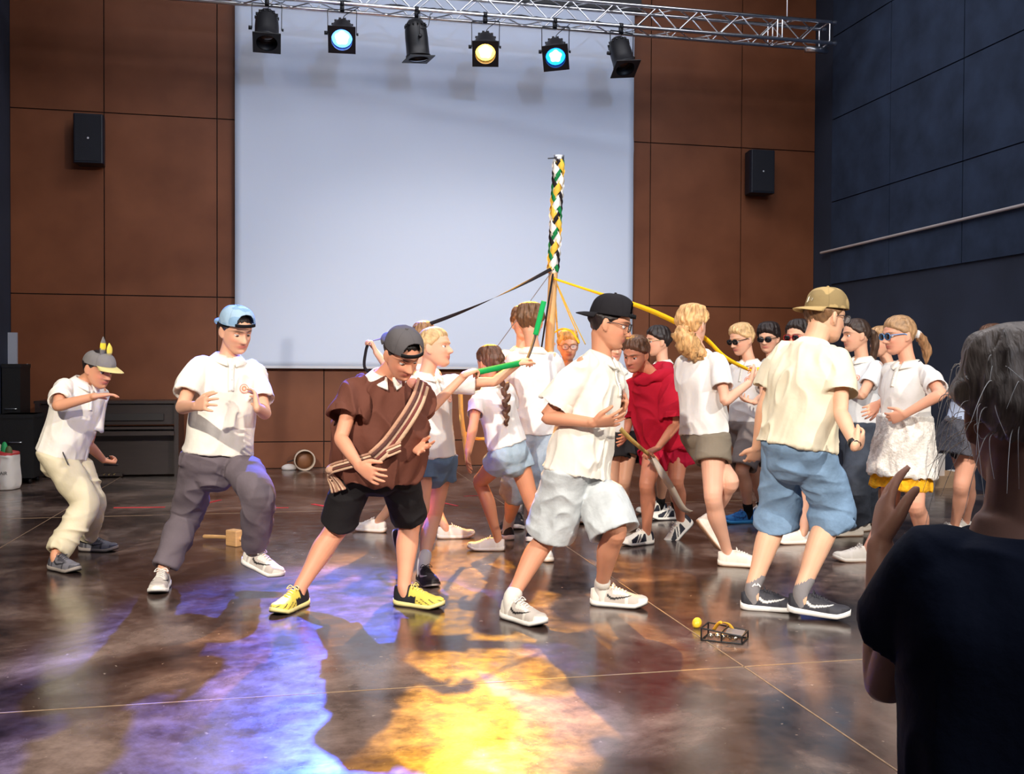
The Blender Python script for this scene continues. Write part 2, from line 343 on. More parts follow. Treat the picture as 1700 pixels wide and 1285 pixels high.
# ---- six PAR lanterns
LSC = 1.12
def par(px, py, aim, lens, label, tilt, on_=None, framerot=0):
    C0 = on(px, py, 1, yF - .03); root = empty('stage_lantern', C0, label, 'lamp')
    d = nrm(aim - C0); sd = nrm(np.cross(d, ZU)); u = np.cross(sd, d)
    R = np.stack([sd, u, d], 1) * LSC                            # local z = beam
    col = s2l(18, 18, 22)
    body = MB(); prof = [(-.20, .03), (-.19, .065), (-.15, .092), (-.10, .104), (-.03, .108), (.06, .108), (.13, .110), (.14, .118), (.155, .118)]
    V = []; n = 28
    for z, r in prof + [(.15, .108), (.10, .100), (.02, .094)]:
        for j in range(n): a = 2 * math.pi * j / n; V.append((r * math.cos(a), r * math.sin(a), z))
    m_ = len(prof) + 3; F = [(i * n + j, i * n + (j + 1) % n, (i + 1) * n + (j + 1) % n, (i + 1) * n + j) for i in range(m_ - 1) for j in range(n)]
    F.append(tuple(range(n))[::-1]); F.append(tuple((m_ - 1) * n + j for j in range(n))); body.add(A(V) @ R.T, F)
    for j in range(14):
        a = 2 * math.pi * j / 14; body.box(A([.098 * math.cos(a), .098 * math.sin(a), -.135]) @ R.T, (.012, .006, .014), R)
    body.obj('lamp_housing', MBLACK, root)
    fr = MB(); ca_, sa_ = math.cos(framerot), math.sin(framerot); R2 = R @ A([[ca_, -sa_, 0], [sa_, ca_, 0], [0, 0, 1]]); h = .125; zf = .17
    # square colour frame with a round hole
    V = []; F = []
    for j in range(32):
        a = 2 * math.pi * j / 32; c_, s_ = math.cos(a), math.sin(a); q = h / max(abs(c_), abs(s_))
        for z in (zf - .004, zf + .004): V += [(.096 * c_, .096 * s_, z), (q * c_, q * s_, z)]
    for j in range(32):
        a, b2 = j * 4, ((j + 1) % 32) * 4
        F += [(a, a + 1, b2 + 1, b2), (a + 2, b2 + 2, b2 + 3, a + 3), (a + 1, a + 3, b2 + 3, b2 + 1), (a, b2, b2 + 2, a + 2)]
    fr.add(A(V) @ R2.T, F); fr.obj('colour_frame', MBLACK, root, smooth=False)
    ln = MB(); V = []; F = []
    for i in range(7):
        for j in range(24):
            a = 2 * math.pi * j / 24; r = .095 * i / 6 + .0005; V.append((r * math.cos(a), r * math.sin(a), .10 + .018 * (1 - (i / 6) ** 2)))
    for i in range(6):
        for j in range(24): F.append((i * 24 + j, (i + 1) * 24 + j, (i + 1) * 24 + (j + 1) % 24, i * 24 + (j + 1) % 24))
    F.append(tuple(range(24)))
    lo = ln.add(A(V) @ R.T, F).obj('lens', lens, root)
    if lens in HOT:
        hv = [(0, 0, .1245)] + [((.058 + .006 * math.sin(5 * a)) * math.cos(a), (.058 + .006 * math.sin(5 * a)) * math.sin(a), .1215) for a in np.arange(30) * 2 * math.pi / 30]
        MB().add(A(hv) @ R.T, [(0, 1 + i, 1 + (i + 1) % 30) for i in range(30)]).obj('glowing_bulb', HOT[lens], root)
    yk = MB(); top = A([C0[0], yF, zF]) - C0
    e1, e2 = sd * .148, -sd * .148; tz = top[2] - .09
    yk.tube([e1, e1 + A([0, 0, tz * .6]), A([e1[0], e1[1], tz]), A([e1[0] * .8, e1[1] * .8, tz + .012]), A([0, 0, tz + .012]), A([e2[0] * .8, e2[1] * .8, tz + .012]), A([e2[0], e2[1], tz]), e2 + A([0, 0, tz * .6]), e2], [(.012, .004)] * 9, side=A([0., 1, 0]), n=8)
    yk.obj('yoke', MBLACK, root)
    ck = MB(); ck.box(top + A([0, 0, -.045]), (.022, .016, .045)); ck.tube([top + A([-.02, 0, 0]), top + A([.02, 0, 0])], [.032, .032], n=14, k=1, e0='flat', e1='flat'); ck.tube([top + A([0, -.03, -.03]), top + A([0, -.06, -.03])], [.01, .01], n=8, k=1)
    ck.obj('clamp', MBLACK, root)
    MB().tube([e1, e1 + sd * .035], [.02, .02], n=10, k=1, e0='flat', e1='flat').obj('knob', MBLACK, root); MB().tube([e2, e2 - sd * .02], [.014, .014], n=10, k=1, e0='flat', e1='flat').obj('knob', MBLACK, root)
    cbl = MB(); s0 = A([0, 0, 0]) - d * .1 + e1 * .75; cbl.tube([s0, s0 + A([.10, 0, .02]), s0 + A([.13, .02, .16]), top + A([.16, .02, -.03]), top + A([.2, .02, .02])], [.004] * 5, n=6); cbl.obj('cable', MBLACK, root)
    if on_:
        col_, e_, size = on_
        spot('lantern_beam', tuple(C0 + d * .19), tuple(aim), e_, col_, size, .55, .05)
    return root
def lensmat(name, col, es, hot, hs):
    m, nt, b = nodes(name); N = nt.nodes.new; Lk = nt.links.new; b.inputs['Base Color'].default_value = (*col, 1); b.inputs['Roughness'].default_value = .2
    b.inputs['Emission Color'].default_value = (*col, 1); b.inputs['Emission Strength'].default_value = es
    return m
LOFF = pmat('lens_dark', s2l(46, 34, 30), .12, spec=.6); 
LB = pmat('lens_blue', (.10, .3, 1), .2, emit=(.06, .22, 1.), es=6); LB2 = pmat('lens_dim_blue', (.02, .2, .9), .2, emit=(.01, .22, 1.), es=4); LY = pmat('lens_amber', (1, .6, .1), .2, emit=(1, .5, .06), es=7)
HOT = {LB: pmat('bulb_blue', (1, 1, 1), emit=(.6, .8, 1), es=30), LB2: pmat('bulb_dim_blue', (1, 1, 1), emit=(.2, .55, 1), es=5), LY: pmat('bulb_amber', (1, 1, 1), emit=(1, .82, .5), es=30)}
par(443, 48, A([-.3, 7.4, -1.5]), LOFF, 'dark stage lantern, first from the left on the truss', 0)
par(568, 56, fl(520, 1060), LB, 'stage lantern glowing white and blue, second from the left on the truss', 0, ((.05, .12, 1.), 11000, 18.5))
par(692, 68, fl(760, 790), LOFF, 'dark stage lantern left of the amber lamp', 0, framerot=.12)
par(806, 78, fl(800, 985), LY, 'stage lantern glowing amber yellow above the screen', 0, ((1, .43, .02), 6800, 23))
par(922, 86, fl(960, 1020), LB2, 'dimmer blue stage lantern right of the amber lamp', 0, framerot=-.1)
par(1032, 92, A([3.9, 8.6, .6]), LOFF, 'dark stage lantern with a tilted square frame, nearest the right end of the truss', 0, framerot=-.25)
# ---- wall speakers
def speaker(px0, px1, py0, py1, rot, label):
    a = on((px0 + px1) / 2, (py0 + py1) / 2, 1, YW - .16); Z = dep(a); wd, h = (px1 - px0) / FPX * Z, (py1 - py0) / FPX * Z
    root = empty('wall_speaker', a, label, 'speaker'); R = np.array(Matrix.Rotation(rot, 3, 'Z'))
    V = A([[-.42, .11], [.42, .11], [.5, -.08], [.46, -.12], [-.46, -.12], [-.5, -.08]]); V[:, 0] *= wd; VV = []
    for z in (-h / 2, h / 2):
        for x, y in V: VV.append((x, y, z))
    F = [(5, 4, 3, 2, 1, 0), (6, 7, 8, 9, 10, 11)] + [(i, (i + 1) % 6, (i + 1) % 6 + 6, i + 6) for i in range(6)]
    o = MB().add(A(VV) @ R.T, F).obj('cabinet', MPLAST, root, smooth=False); bv = o.modifiers.new('bevel', 'BEVEL'); bv.width = .008; bv.segments = 2
    MB().box(A([0, -.122, 0]) @ R.T, (wd * .43, .004, h * .46), R).obj('grille', pmat('speaker_grille', s2l(16, 19, 30), .8, bump=.5, bscale=300), root, smooth=False)
    MB().ell(A([0, -.128, 0]) @ R.T, (.011, .003, .011), R).obj('badge', pmat('badge', s2l(190, 190, 195), .4), root)
    MB().box((0, .13, 0), (.05, .03, .07)).obj('bracket', MBLACK, root, smooth=False)
speaker(126, 174, 193, 274, .0, 'dark loudspeaker on the brown wall left of the screen')
speaker(1238, 1282, 252, 323, -.0, 'dark loudspeaker on the brown wall right of the screen')
# ---- piano by the left wall
def piano():
    p, q = fl(58, 802), fl(300, 792); yy = min(p[1], q[1]); yy = q[1]; xa, xb = on(58, 798, 1, yy)[0], on(296, 793, 1, yy)[0]; H = on(180, 664, 1, yy + .4)[2]
    root = empty('upright_piano', ((xa + xb) / 2, yy + .25, 0), 'dark brown upright piano standing by the back wall behind the boy in the eared cap', 'piano')
    O = A(root.location); hw = (xb - xa) / 2; m = pmat('piano_wood', s2l(46, 36, 34), .35, vary=.15, vscale=20, aniso=(.3, 1, 3), spec=.5)
    B = lambda c, h, nm, mt=m: MB().box(c, h).obj(nm, mt, root, smooth=False)
    for sgn in (-1, 1): B((sgn * (hw - .02), 0, H * .5), (.022, .24, H * .5), 'side_panel')
    B((0, .02, H - .012), (hw + .015, .25, .014), 'lid'); B((0, .02, H * .84), (hw - .04, .20, H * .15), 'upper_panel')
    B((0, .06, H * .33), (hw - .04, .14, H * .31), 'lower_panel'); B((0, -.08, H * .58), (hw - .04, .20, .022), 'key_bed')
    B((0, -.10, H * .645), (hw - .05, .12, .012), 'key_lid'); B((.25, -.21, H * .79), (.3, .006, .035), 'music_rest', pmat('piano_trim', s2l(24, 18, 17), .5))
    MB().box((0, -.14, H * .03), (.13, .03, .012)).obj('pedal_box', m, root, smooth=False)
    for i in range(3): MB().tube([(-.05 + .05 * i, -.12, .035), (-.05 + .05 * i, -.2, .03)], [(.009, .004)] * 2, side=A([1., 0, 0]), n=8, k=1).obj('pedal', pmat('brass', (.8, .6, .25), .3, 1.), root)
piano()
# ---- clutter by the left wall
def blob_bag():
    C0 = fl(4, 812); C0[1] = max(C0[1], 0); root = empty('shopping_bag', C0, 'red and white shopping bag stuffed full on the floor at the left edge', 'bag')
    w_, h_ = .135, .37; mb = MB()
    mb.tube([(0, 0, .005), (0, 0, .05), (0, 0, .2), (0, 0, h_ * .85), (.01, 0, h_)], [(w_, .12), (w_ * 1.08, .13), (w_ * 1.05, .12), (w_ * 1.0, .11), (w_ * .97, .09)], side=A(RH), n=40, pw=.55, e0='flat', e1='hollow', th=.004, hd=.08, k=8)
    V = np.vstack(mb.V); V += (vnoise(V * 18)[:, None] - .5) * .02 * (V[:, 2:3] > .02); me = mkmesh('bag_body', V, mb.F)
    x = V @ RH; z = V[:, 2]; c = np.tile(A(s2l(222, 216, 208)), (len(V), 1)); c[x < .012] = s2l(196, 30, 40); c[z > h_ * .88] = s2l(190, 60, 60)
    setcol(me, c); link('bag_body', me, MPAINT, root)
    for i, (dx, cl, hh) in enumerate(((.02, s2l(40, 160, 90), .10), (.06, s2l(90, 100, 60), .06), (-.03, s2l(200, 190, 170), .08))):
        MB().ell(RH * dx + A([0, 0, h_ - .02]), (.035, .03, hh), n=12, m=8).obj('packed_cloth', MPAINT, root, cl)
    tx = bpy.data.curves.new('bag_lettering', 'FONT'); tx.body = 'CLAIR'; tx.size = .045; tx.align_x = 'CENTER'; tx.extrude = .001
    o = bpy.data.objects.new('t', tx); COL.objects.link(o); me = bpy.data.meshes.new_from_object(o.evaluated_get(bpy.context.evaluated_depsgraph_get())); bpy.data.objects.remove(o)
    R = np.stack([RH, ZU, -FH], 1); v = getv(me) @ R.T + RH * .065 - FH * .155 + ZU * .15; putv(me, v); link('bag_lettering', me, pmat('bag_ink', s2l(60, 56, 60), .7), root)
blob_bag()
def cases():
    for (x0, x1, y0, y1, base, lab, colr) in ((-4, 56, 688, 806, 806, 'tall black equipment case on wheels by the left wall', s2l(12, 12, 14)), (2, 34, 604, 690, 803, 'black equipment rack tower in the dark left corner', s2l(10, 10, 13))):
        f_ = fl((x0 + x1) / 2, base + (0 if base == 806 else -4)); yy = f_[1] + (.1 if base == 806 else .5); xa = on(x0, 750, 1, yy)[0]; xb = on(x1, 750, 1, yy)[0]; xa = max(xa, XL + .02); H = on(x0, y0, 1, yy)[2]
        root = empty('equipment_case', ((xa + xb) / 2, yy + .2, 0), lab, 'case'); m = pmat('case_black', colr, .6, bump=.2, bscale=120)
        MB().box((0, 0, H / 2 + .03), ((xb - xa) / 2, .2, H / 2 - .03)).obj('case_body', m, root, smooth=False)
        MB().box((0, 0, H - .02), ((xb - xa) / 2 + .006, .206, .02)).obj('case_lid', m, root, smooth=False)
        for sx in (-1, 1):
            for sy in (-1, 1): MB().tube([(sx * ((xb - xa) / 2 - .05) - .012, sy * .14, .03), (sx * ((xb - xa) / 2 - .05) + .012, sy * .14, .03)], [.03, .03], n=14, k=1, e0='flat', e1='flat').obj('caster', MBLACK, root)
        MB().tube([(-.05, -.205, H * .6), (-.05, -.225, H * .6), (.05, -.225, H * .6), (.05, -.205, H * .6)], [.006] * 4, n=8).obj('case_handle', MALU, root)
cases()
a = on(8, 578, 1, YW - .1); a[0] = max(a[0], XL + .04); o = MB().box((0, 0, 0), (.05, .02, .17)).obj('wall_panel_sign', pmat('white_card', s2l(160, 165, 178), .6), smooth=False); o.location = a; tag(o, 'pale vertical card on the back wall at the far left edge', 'sign')
for px, py, l in ((16, 603, 'small glowing white indicator light, leftmost by the dark cases'), (45, 607, 'small soft blue indicator light on the brown wall right of the dark cases')):
    a = on(px, py, 1, YW - .03); o = MB().ell((0, 0, 0), (.018, .012, .018)).obj('indicator_light', pmat('indicator', (.6, .75, 1), .3, emit=(.6, .75, 1), es=5)); o.location = a; tag(o, l, 'light')
# ---- mallet
def mallet():
    p = fl(390, 906); q = fl(332, 897); root = empty('wooden_mallet', p, 'wooden mallet lying on the floor behind the boy in grey trousers', 'mallet')
    t = nrm(q - p); sd = np.cross(ZU, t); m = pmat('beech_wood', s2l(206, 160, 106), .5, vary=.12, vscale=14, aniso=(1, 1, 6)); R = np.stack([t, sd, ZU], 1)
    o = MB().box(A([0, 0, .052]) - t * .0, (.052, .035, .052), R).obj('mallet_head', m, root, smooth=False); bv = o.modifiers.new('b', 'BEVEL'); bv.width = .008; bv.segments = 3
    MB().tube([A([0, 0, .05]) - t * .06, A([0, 0, .045]) + t * .12, A([0, 0, .03]) + t * .30], [.013, .012, .014], n=14).obj('mallet_handle', m, root)
mallet()
# ---- egg shaker and small wire instrument
o = MB().ell((0, 0, 0), (.0275, .021, .021)).obj('egg_shaker', pmat('yellow_egg', s2l(238, 200, 50), .35)); a = fl(1157, 1042); o.location = (a[0], a[1], .0215); o.rotation_euler = (0, -.5, .8); tag(o, 'yellow egg shaker on the floor beside the pale floor joint', 'shaker')
def box_instrument():
    p = fl(1203, 1062); root = empty('wire_cage_bells', p, 'small black wire cage with bells and a yellow band lying on the floor', 'instrument')
    t, sd = nrm(RH * .9 - FH * .35), nrm(FH * .9 + RH * .45); m = MBLACK
    c = lambda i, j, k: t * (i * .085) + sd * (j * .055) + ZU * (.004 + k * .05)
    mb = MB(); E = [((0, 0, 0), (1, 0, 0)), ((0, 1, 0), (1, 1, 0)), ((0, 0, 0), (0, 1, 0)), ((1, 0, 0), (1, 1, 0)), ((0, 0, 1), (1, 0, .6)), ((0, 1, 1), (1, 1, .6)), ((0, 0, 1), (0, 1, 1)), ((1, 0, .6), (1, 1, .6)), ((0, 0, 0), (0, 0, 1)), ((1, 0, 0), (1, 0, .6)), ((0, 1, 0), (0, 1, 1)), ((1, 1, 0), (1, 1, .6)), ((.5, 0, 0), (.5, 0, .8)), ((.5, 0, .8), (.5, 1, .8))]
    for a, b_ in E:
        mb.tube([c(a[0] * 2 - 1, a[1] * 2 - 1, a[2]), c(b_[0] * 2 - 1, b_[1] * 2 - 1, b_[2])], [.0035, .0035], n=8, k=1)
    mb.obj('wire_frame', m, root)
    pv = nrm(np.cross(t * .17 - ZU * .02, sd)); MB().strip([c(.1, 0, .74), c(.95, 0, .64)], .085, sd, .001, 1).obj('grey_plate', pmat('steel_grey', s2l(150, 156, 172), .3, .6), root, smooth=False)
    MB().strip([c(-.7, .9, .4), c(-.3, .3, 1.25), c(.1, .5, 1.15), c(.3, .95, .5)], .014, t, .0015).obj('yellow_band', pmat('yellow_band', s2l(236, 180, 50), .5), root)
    mt = pmat('bell_metal', (.8, .72, .6), .25, 1.)
    for i in range(5): MB().ell(c(-.6 + .3 * i, -.55 + .2 * (i % 2), .3), (.012, .012, .012), n=10, m=8).obj('bell', mt, root)
box_instrument()
# ---- things along the back wall
def drum():
    p = fl(505, 779); C0 = A([p[0], p[1] - .12, 0]); root = empty('frame_drum', C0, 'pale rimmed round drum lying on its side by the back wall', 'drum')
    ax = nrm(A([.1, -1, .0])); r = .118; c0 = A([0, 0, r])
    V = []; F = []; n = 36; a1 = nrm(np.cross(ax, ZU)); a2 = np.cross(a1, ax)
    for rr, d in ((r, -.05), (r, .08), (r - .012, .08), (r - .016, -.04)):
        for j in range(n): q = 2 * math.pi * j / n; V.append(c0 + a1 * rr * math.cos(q) + a2 * rr * math.sin(q) + ax * d)
    for i in range(4):
        for j in range(n): F.append((i * n + j, i * n + (j + 1) % n, ((i + 1) % 4) * n + (j + 1) % n, ((i + 1) % 4) * n + j))
    MB().add(V, F).obj('drum_shell', pmat('drum_shell', s2l(196, 176, 156), .5), root)
    MB().tube([c0 - ax * .035, c0 - ax * .03], [r - .014, r - .014], n=36, k=1, e0='flat', e1='flat').obj('drum_skin', pmat('drum_skin', s2l(128, 84, 54), .5), root)
    MB().tube([c0 + a1 * r + ax * .0, c0 + a1 * (r + .07) + ax * .02 - ZU * .02], [.008, .006], n=8).obj('drum_peg', MBLACK, root)
drum()
def cloths():
    for px, py, l, c1, s_, fr in ((480, 780, 'crumpled white cloth with a grey patch on the floor by the back wall', s2l(222, 214, 210), (.085, .06, .045), 1), (469, 777, 'crumpled red cloth behind the white cloth by the back wall', s2l(190, 24, 50), (.05, .04, .06), 2)):
        p = fl(px, py); mb = MB(); mb.ell((0, 0, s_[2] * .5), s_, n=30, m=20); V = np.vstack(mb.V); V += (vnoise(V * 30 + fr)[:, None] - .5) * .035 * nrm(V); V[:, 2] = np.maximum(V[:, 2], .002)
        me = mkmesh('crumpled_cloth', V, mb.F); setcol(me, A(c1)); o = link('crumpled_cloth', me, MCLOTH); o.location = (p[0], p[1] - (.0 if fr == 1 else -.1), 0); tag(o, l, 'cloth')
cloths()
def carton():
    p = fl(1562, 808); root = empty('open_carton', p, 'open white and brown cardboard box on the floor beyond the onlooker', 'box'); R = np.stack([nrm(RH + FH * .2), nrm(FH - RH * .2), ZU], 1)
    mw, mbn = pmat('carton_white', s2l(220, 214, 208), .7), pmat('carton_brown', s2l(178, 148, 118), .8)
    B = lambda c, h, nm, mt: MB().box(A(c) @ R.T, h, R).obj(nm, mt, root, smooth=False)
    B((0, .14, .16), (.14, .004, .16), 'back_panel', mw); B((0, -.10, .06), (.14, .004, .06), 'front_panel', mbn); B((-.14, .02, .06), (.004, .12, .06), 'side_panel', mw); B((.14, .02, .075), (.004, .12, .075), 'side_panel', mbn); B((0, .02, .004), (.14, .12, .004), 'base_panel', mbn)
    MB().strip([A([.14, 0, .15]) @ R.T, A([.26, .0, .17]) @ R.T], .2, R[:, 1], .003, 1).obj('flap', mw, root, smooth=False)
carton()
# ------------------------------------------------------------------ figures
def frame(phi, up=ZU):                                          # facing angle seen from the camera: 0 towards it, 90 to image right
    c, s_ = math.cos(math.radians(phi)), math.sin(math.radians(phi)); f = -FH * c + RH * s_
    f = nrm(f - np.dot(f, up) * up); l = np.cross(up, f); return nrm(l), f, nrm(up)      # left side, forward, up
def onray(px, py, P, L, sg):                                    # point on a pixel's ray at distance L from P, nearer (-1) or farther (+1)
    d = ray(px, py); a = d @ d; b = 2 * (d @ (CAM - P)); c = (CAM - P) @ (CAM - P) - L * L; q = b * b - 4 * a * c
    if q <= 0: return CAM + d * (-b / (2 * a))
    return CAM + d * ((-b + sg * math.sqrt(q)) / (2 * a))
def knee(H, An, px, py, L1, L2):
    d = ray(px, py); best = None; z0 = (dep(H) + dep(An)) / 2
    for z in np.linspace(z0 - .5, z0 + .5, 81):
        K = CAM + d * z; e = (np.linalg.norm(K - H) - L1) ** 2 + (np.linalg.norm(K - An) - L2) ** 2 + .002 * abs(z - z0)
        if best is None or e < best[0]: best = (e, K)
    return best[1]
# --- head, in its own frame: x = wearer's left, y = face, z = up
HZ = A([-.116, -.112, -.104, -.09, -.065, -.04, -.01, .02, .05, .08, .10, .110, .113])
HW = A([.004, .018, .033, .047, .060, .067, .071, .074, .072, .060, .040, .018, .004])
HF = A([.050, .060, .070, .076, .080, .082, .084, .087, .084, .066, .040, .016, .0])
HB = A([.040, .028, .010, -.016, -.052, -.078, -.094, -.101, -.098, -.080, -.054, -.026, -.008])
def hinterp(z): return np.interp(z, HZ, HW), np.interp(z, HZ, HF), np.interp(z, HZ, HB)
def head_surf(az, z, off=0.):                                   # az 0 = face, grows to wearer's left
    w_, f, b = hinterp(z); c = (f + b) / 2; d = (f - b) / 2; ex = .92
    sx, sy = np.sin(az), np.cos(az); sx = np.sign(sx) * np.abs(sx) ** ex; sy = np.sign(sy) * np.abs(sy) ** ex
    return np.stack([sx * (w_ + off), c + sy * (d + off), z + 0 * az], -1)
def head_mb(R, c0, s_, lo=1.):
    nz, na = 72, 72; mb = MB(); zz = np.concatenate([np.linspace(-.1155, -.085, 10), np.linspace(-.082, .06, nz - 26), np.linspace(.063, .1125, 16)])
    az = np.arange(na) * 2 * np.pi / na; Z, AZ = np.meshgrid(zz, az, indexing='ij'); P = head_surf(AZ, Z); x, y, z = P[..., 0], P[..., 1], P[..., 2]
    fr = np.clip(np.cos(AZ), 0, 1); g = lambda u, s: np.exp(-(u / s) ** 2)
    d = .006 * g(z - .022, .010) * g(np.abs(x) - .022, .026) - .013 * (g(np.abs(x) - .031, .013) * g(z - .002, .012)) \
        + .022 * g(x, .0085 + .006 * sst(0, -.03, z)) * sst(.018, -.034, z) * sst(-.046, -.036, z) + .007 * g(np.abs(x) - .013, .007) * g(z + .034, .008) \
        + .006 * g(x, .024) * g(z + .062, .010) - .005 * g(x, .024) * g(z + .0625, .0025) + .007 * g(x, .018) * g(z + .094, .012) + .005 * g(np.abs(x) - .042, .018) * g(z + .03, .018) - .003 * g(x, .02) * g(z + .077, .006)
    d = d * 1.35; P[..., 1] += d * (fr > .15); n = len(zz); V = P.reshape(-1, 3); F = []
    for i in range(n - 1):
        for j in range(na): F.append((i * na + j, i * na + (j + 1) % na, (i + 1) * na + (j + 1) % na, (i + 1) * na + j))
    F.append(tuple(range(na))[::-1]); F.append(tuple((n - 1) * na + j for j in range(na)))
    mb.add((V * s_) @ R.T + c0, F)
    for sg in (-1, 1):                                           # ears
        Re = R @ np.array(Matrix.Rotation(sg * .35, 3, 'Z')); cc = c0 + R @ (A([sg * .078, -.012, -.006]) * s_)
        mb.ell(cc, A([.007, .018, .031]) * s_, Re, 14, 10); mb.ell(c0 + R @ (A([sg * .073, -.006, -.03]) * s_), A([.008, .009, .012]) * s_, Re, 10, 8)
    return mb
HLA = np.radians([0, 25, 45, 62, 78, 95, 115, 140, 180])
def hair_obj(parent, R, c0, s_, mw, style, col):
    crop = style.get('t', .014); back = style.get('back', -.062); fh = style.get('front', .056); mess = style.get('mess', .006); part = style.get('part', 0)
    HLZ = A([fh, fh - .004, fh - .016, .016, -.004, -.014, back * .65, back * .95, back])
    na, nz = 96, 64; zz = np.concatenate([np.linspace(-.10, .06, nz - 22), np.linspace(.064, .1125, 22)]); az = np.arange(na) * 2 * np.pi / na - np.pi
    Z, AZ = np.meshgrid(zz, az, indexing='ij'); hl = np.interp(np.abs(AZ), HLA, HLZ) + .012 * (vnoise(np.stack([AZ * 4, AZ * 0, AZ * 0], -1).reshape(-1, 3) + 4).reshape(AZ.shape) - .5)
    crown = 1 - sst(.085, .108, Z); k = sst(-.004, .034, Z - hl) ** .8 * (1 - sst(0, .05, .02 - Z) * .35); nn = vnoise(np.stack([AZ * 9, Z * 30, Z * 0 + style.get('seed', 1)], -1).reshape(-1, 3)).reshape(AZ.shape) - .5
    n2 = vnoise(np.stack([AZ * 30, Z * 12, Z * 0 + 3], -1).reshape(-1, 3)).reshape(AZ.shape) - .5
    t = (crop + (mess * nn * 2.4 + mess * .5 * n2) * crown + style.get('top', 0) * sst(.03, .10, Z)) * k - .012 * (1 - k)
    if style.get('under'): t = np.where(Z > .030, np.minimum(t, .001), t)
    P = head_surf(AZ, Z, t); P[..., 2] += (t + .003) * sst(.05, .11, Z); V = P.reshape(-1, 3); F = []
    n = len(zz)
    for i in range(n - 1):
        for j in range(na): F.append((i * na + j, i * na + (j + 1) % na, (i + 1) * na + (j + 1) % na, (i + 1) * na + j))
    F.append(tuple((n - 1) * na + j for j in range(na))); F.append(tuple(range(na))[::-1])
    me = mkmesh('hair', V * s_, F); cols = A(col) * (1 + .5 * (vnoise(np.stack([V[:, 0] * 120, V[:, 1] * 25, V[:, 2] * 25], -1)) - .5))[:, None]
    setcol(me, cols); return link('hair', me, MHAIR, parent, mw)
def lock(parent, pts, rad, col, name='ponytail', mess=.008, org=None, braid=False):
    mb = MB()
    if braid:
        D = cr(A(pts, float), 6); n = len(D)
        for i in range(0, n, 2):
            r = np.interp(i, [0, n * .8, n], [rad[0], rad[0] * .8, rad[0] * .4]); sg = ((i // 2) % 2) * 2 - 1; mb.ell(D[i] + RH * sg * r * .35, (r * .95, r * .9, r * 2.1), np.array(Matrix.Rotation(sg * .5, 3, 'Y')), n=12, m=8)
    else: mb.tube(pts, rad, n=28, k=6)
    me = mb.mesh(name); v = getv(me); n_ = getn(me); v += n_ * ((vnoise(v * A([110, 110, 22])) - .5) * mess * 2)[:, None]
    cols = A(col) * (1 + .6 * (vnoise(v * A([160, 160, 25])) - .5))[:, None]; setcol(me, cols)
    if org is not None: putv(me, v - org)
    return link(name, me, MHAIR, parent)
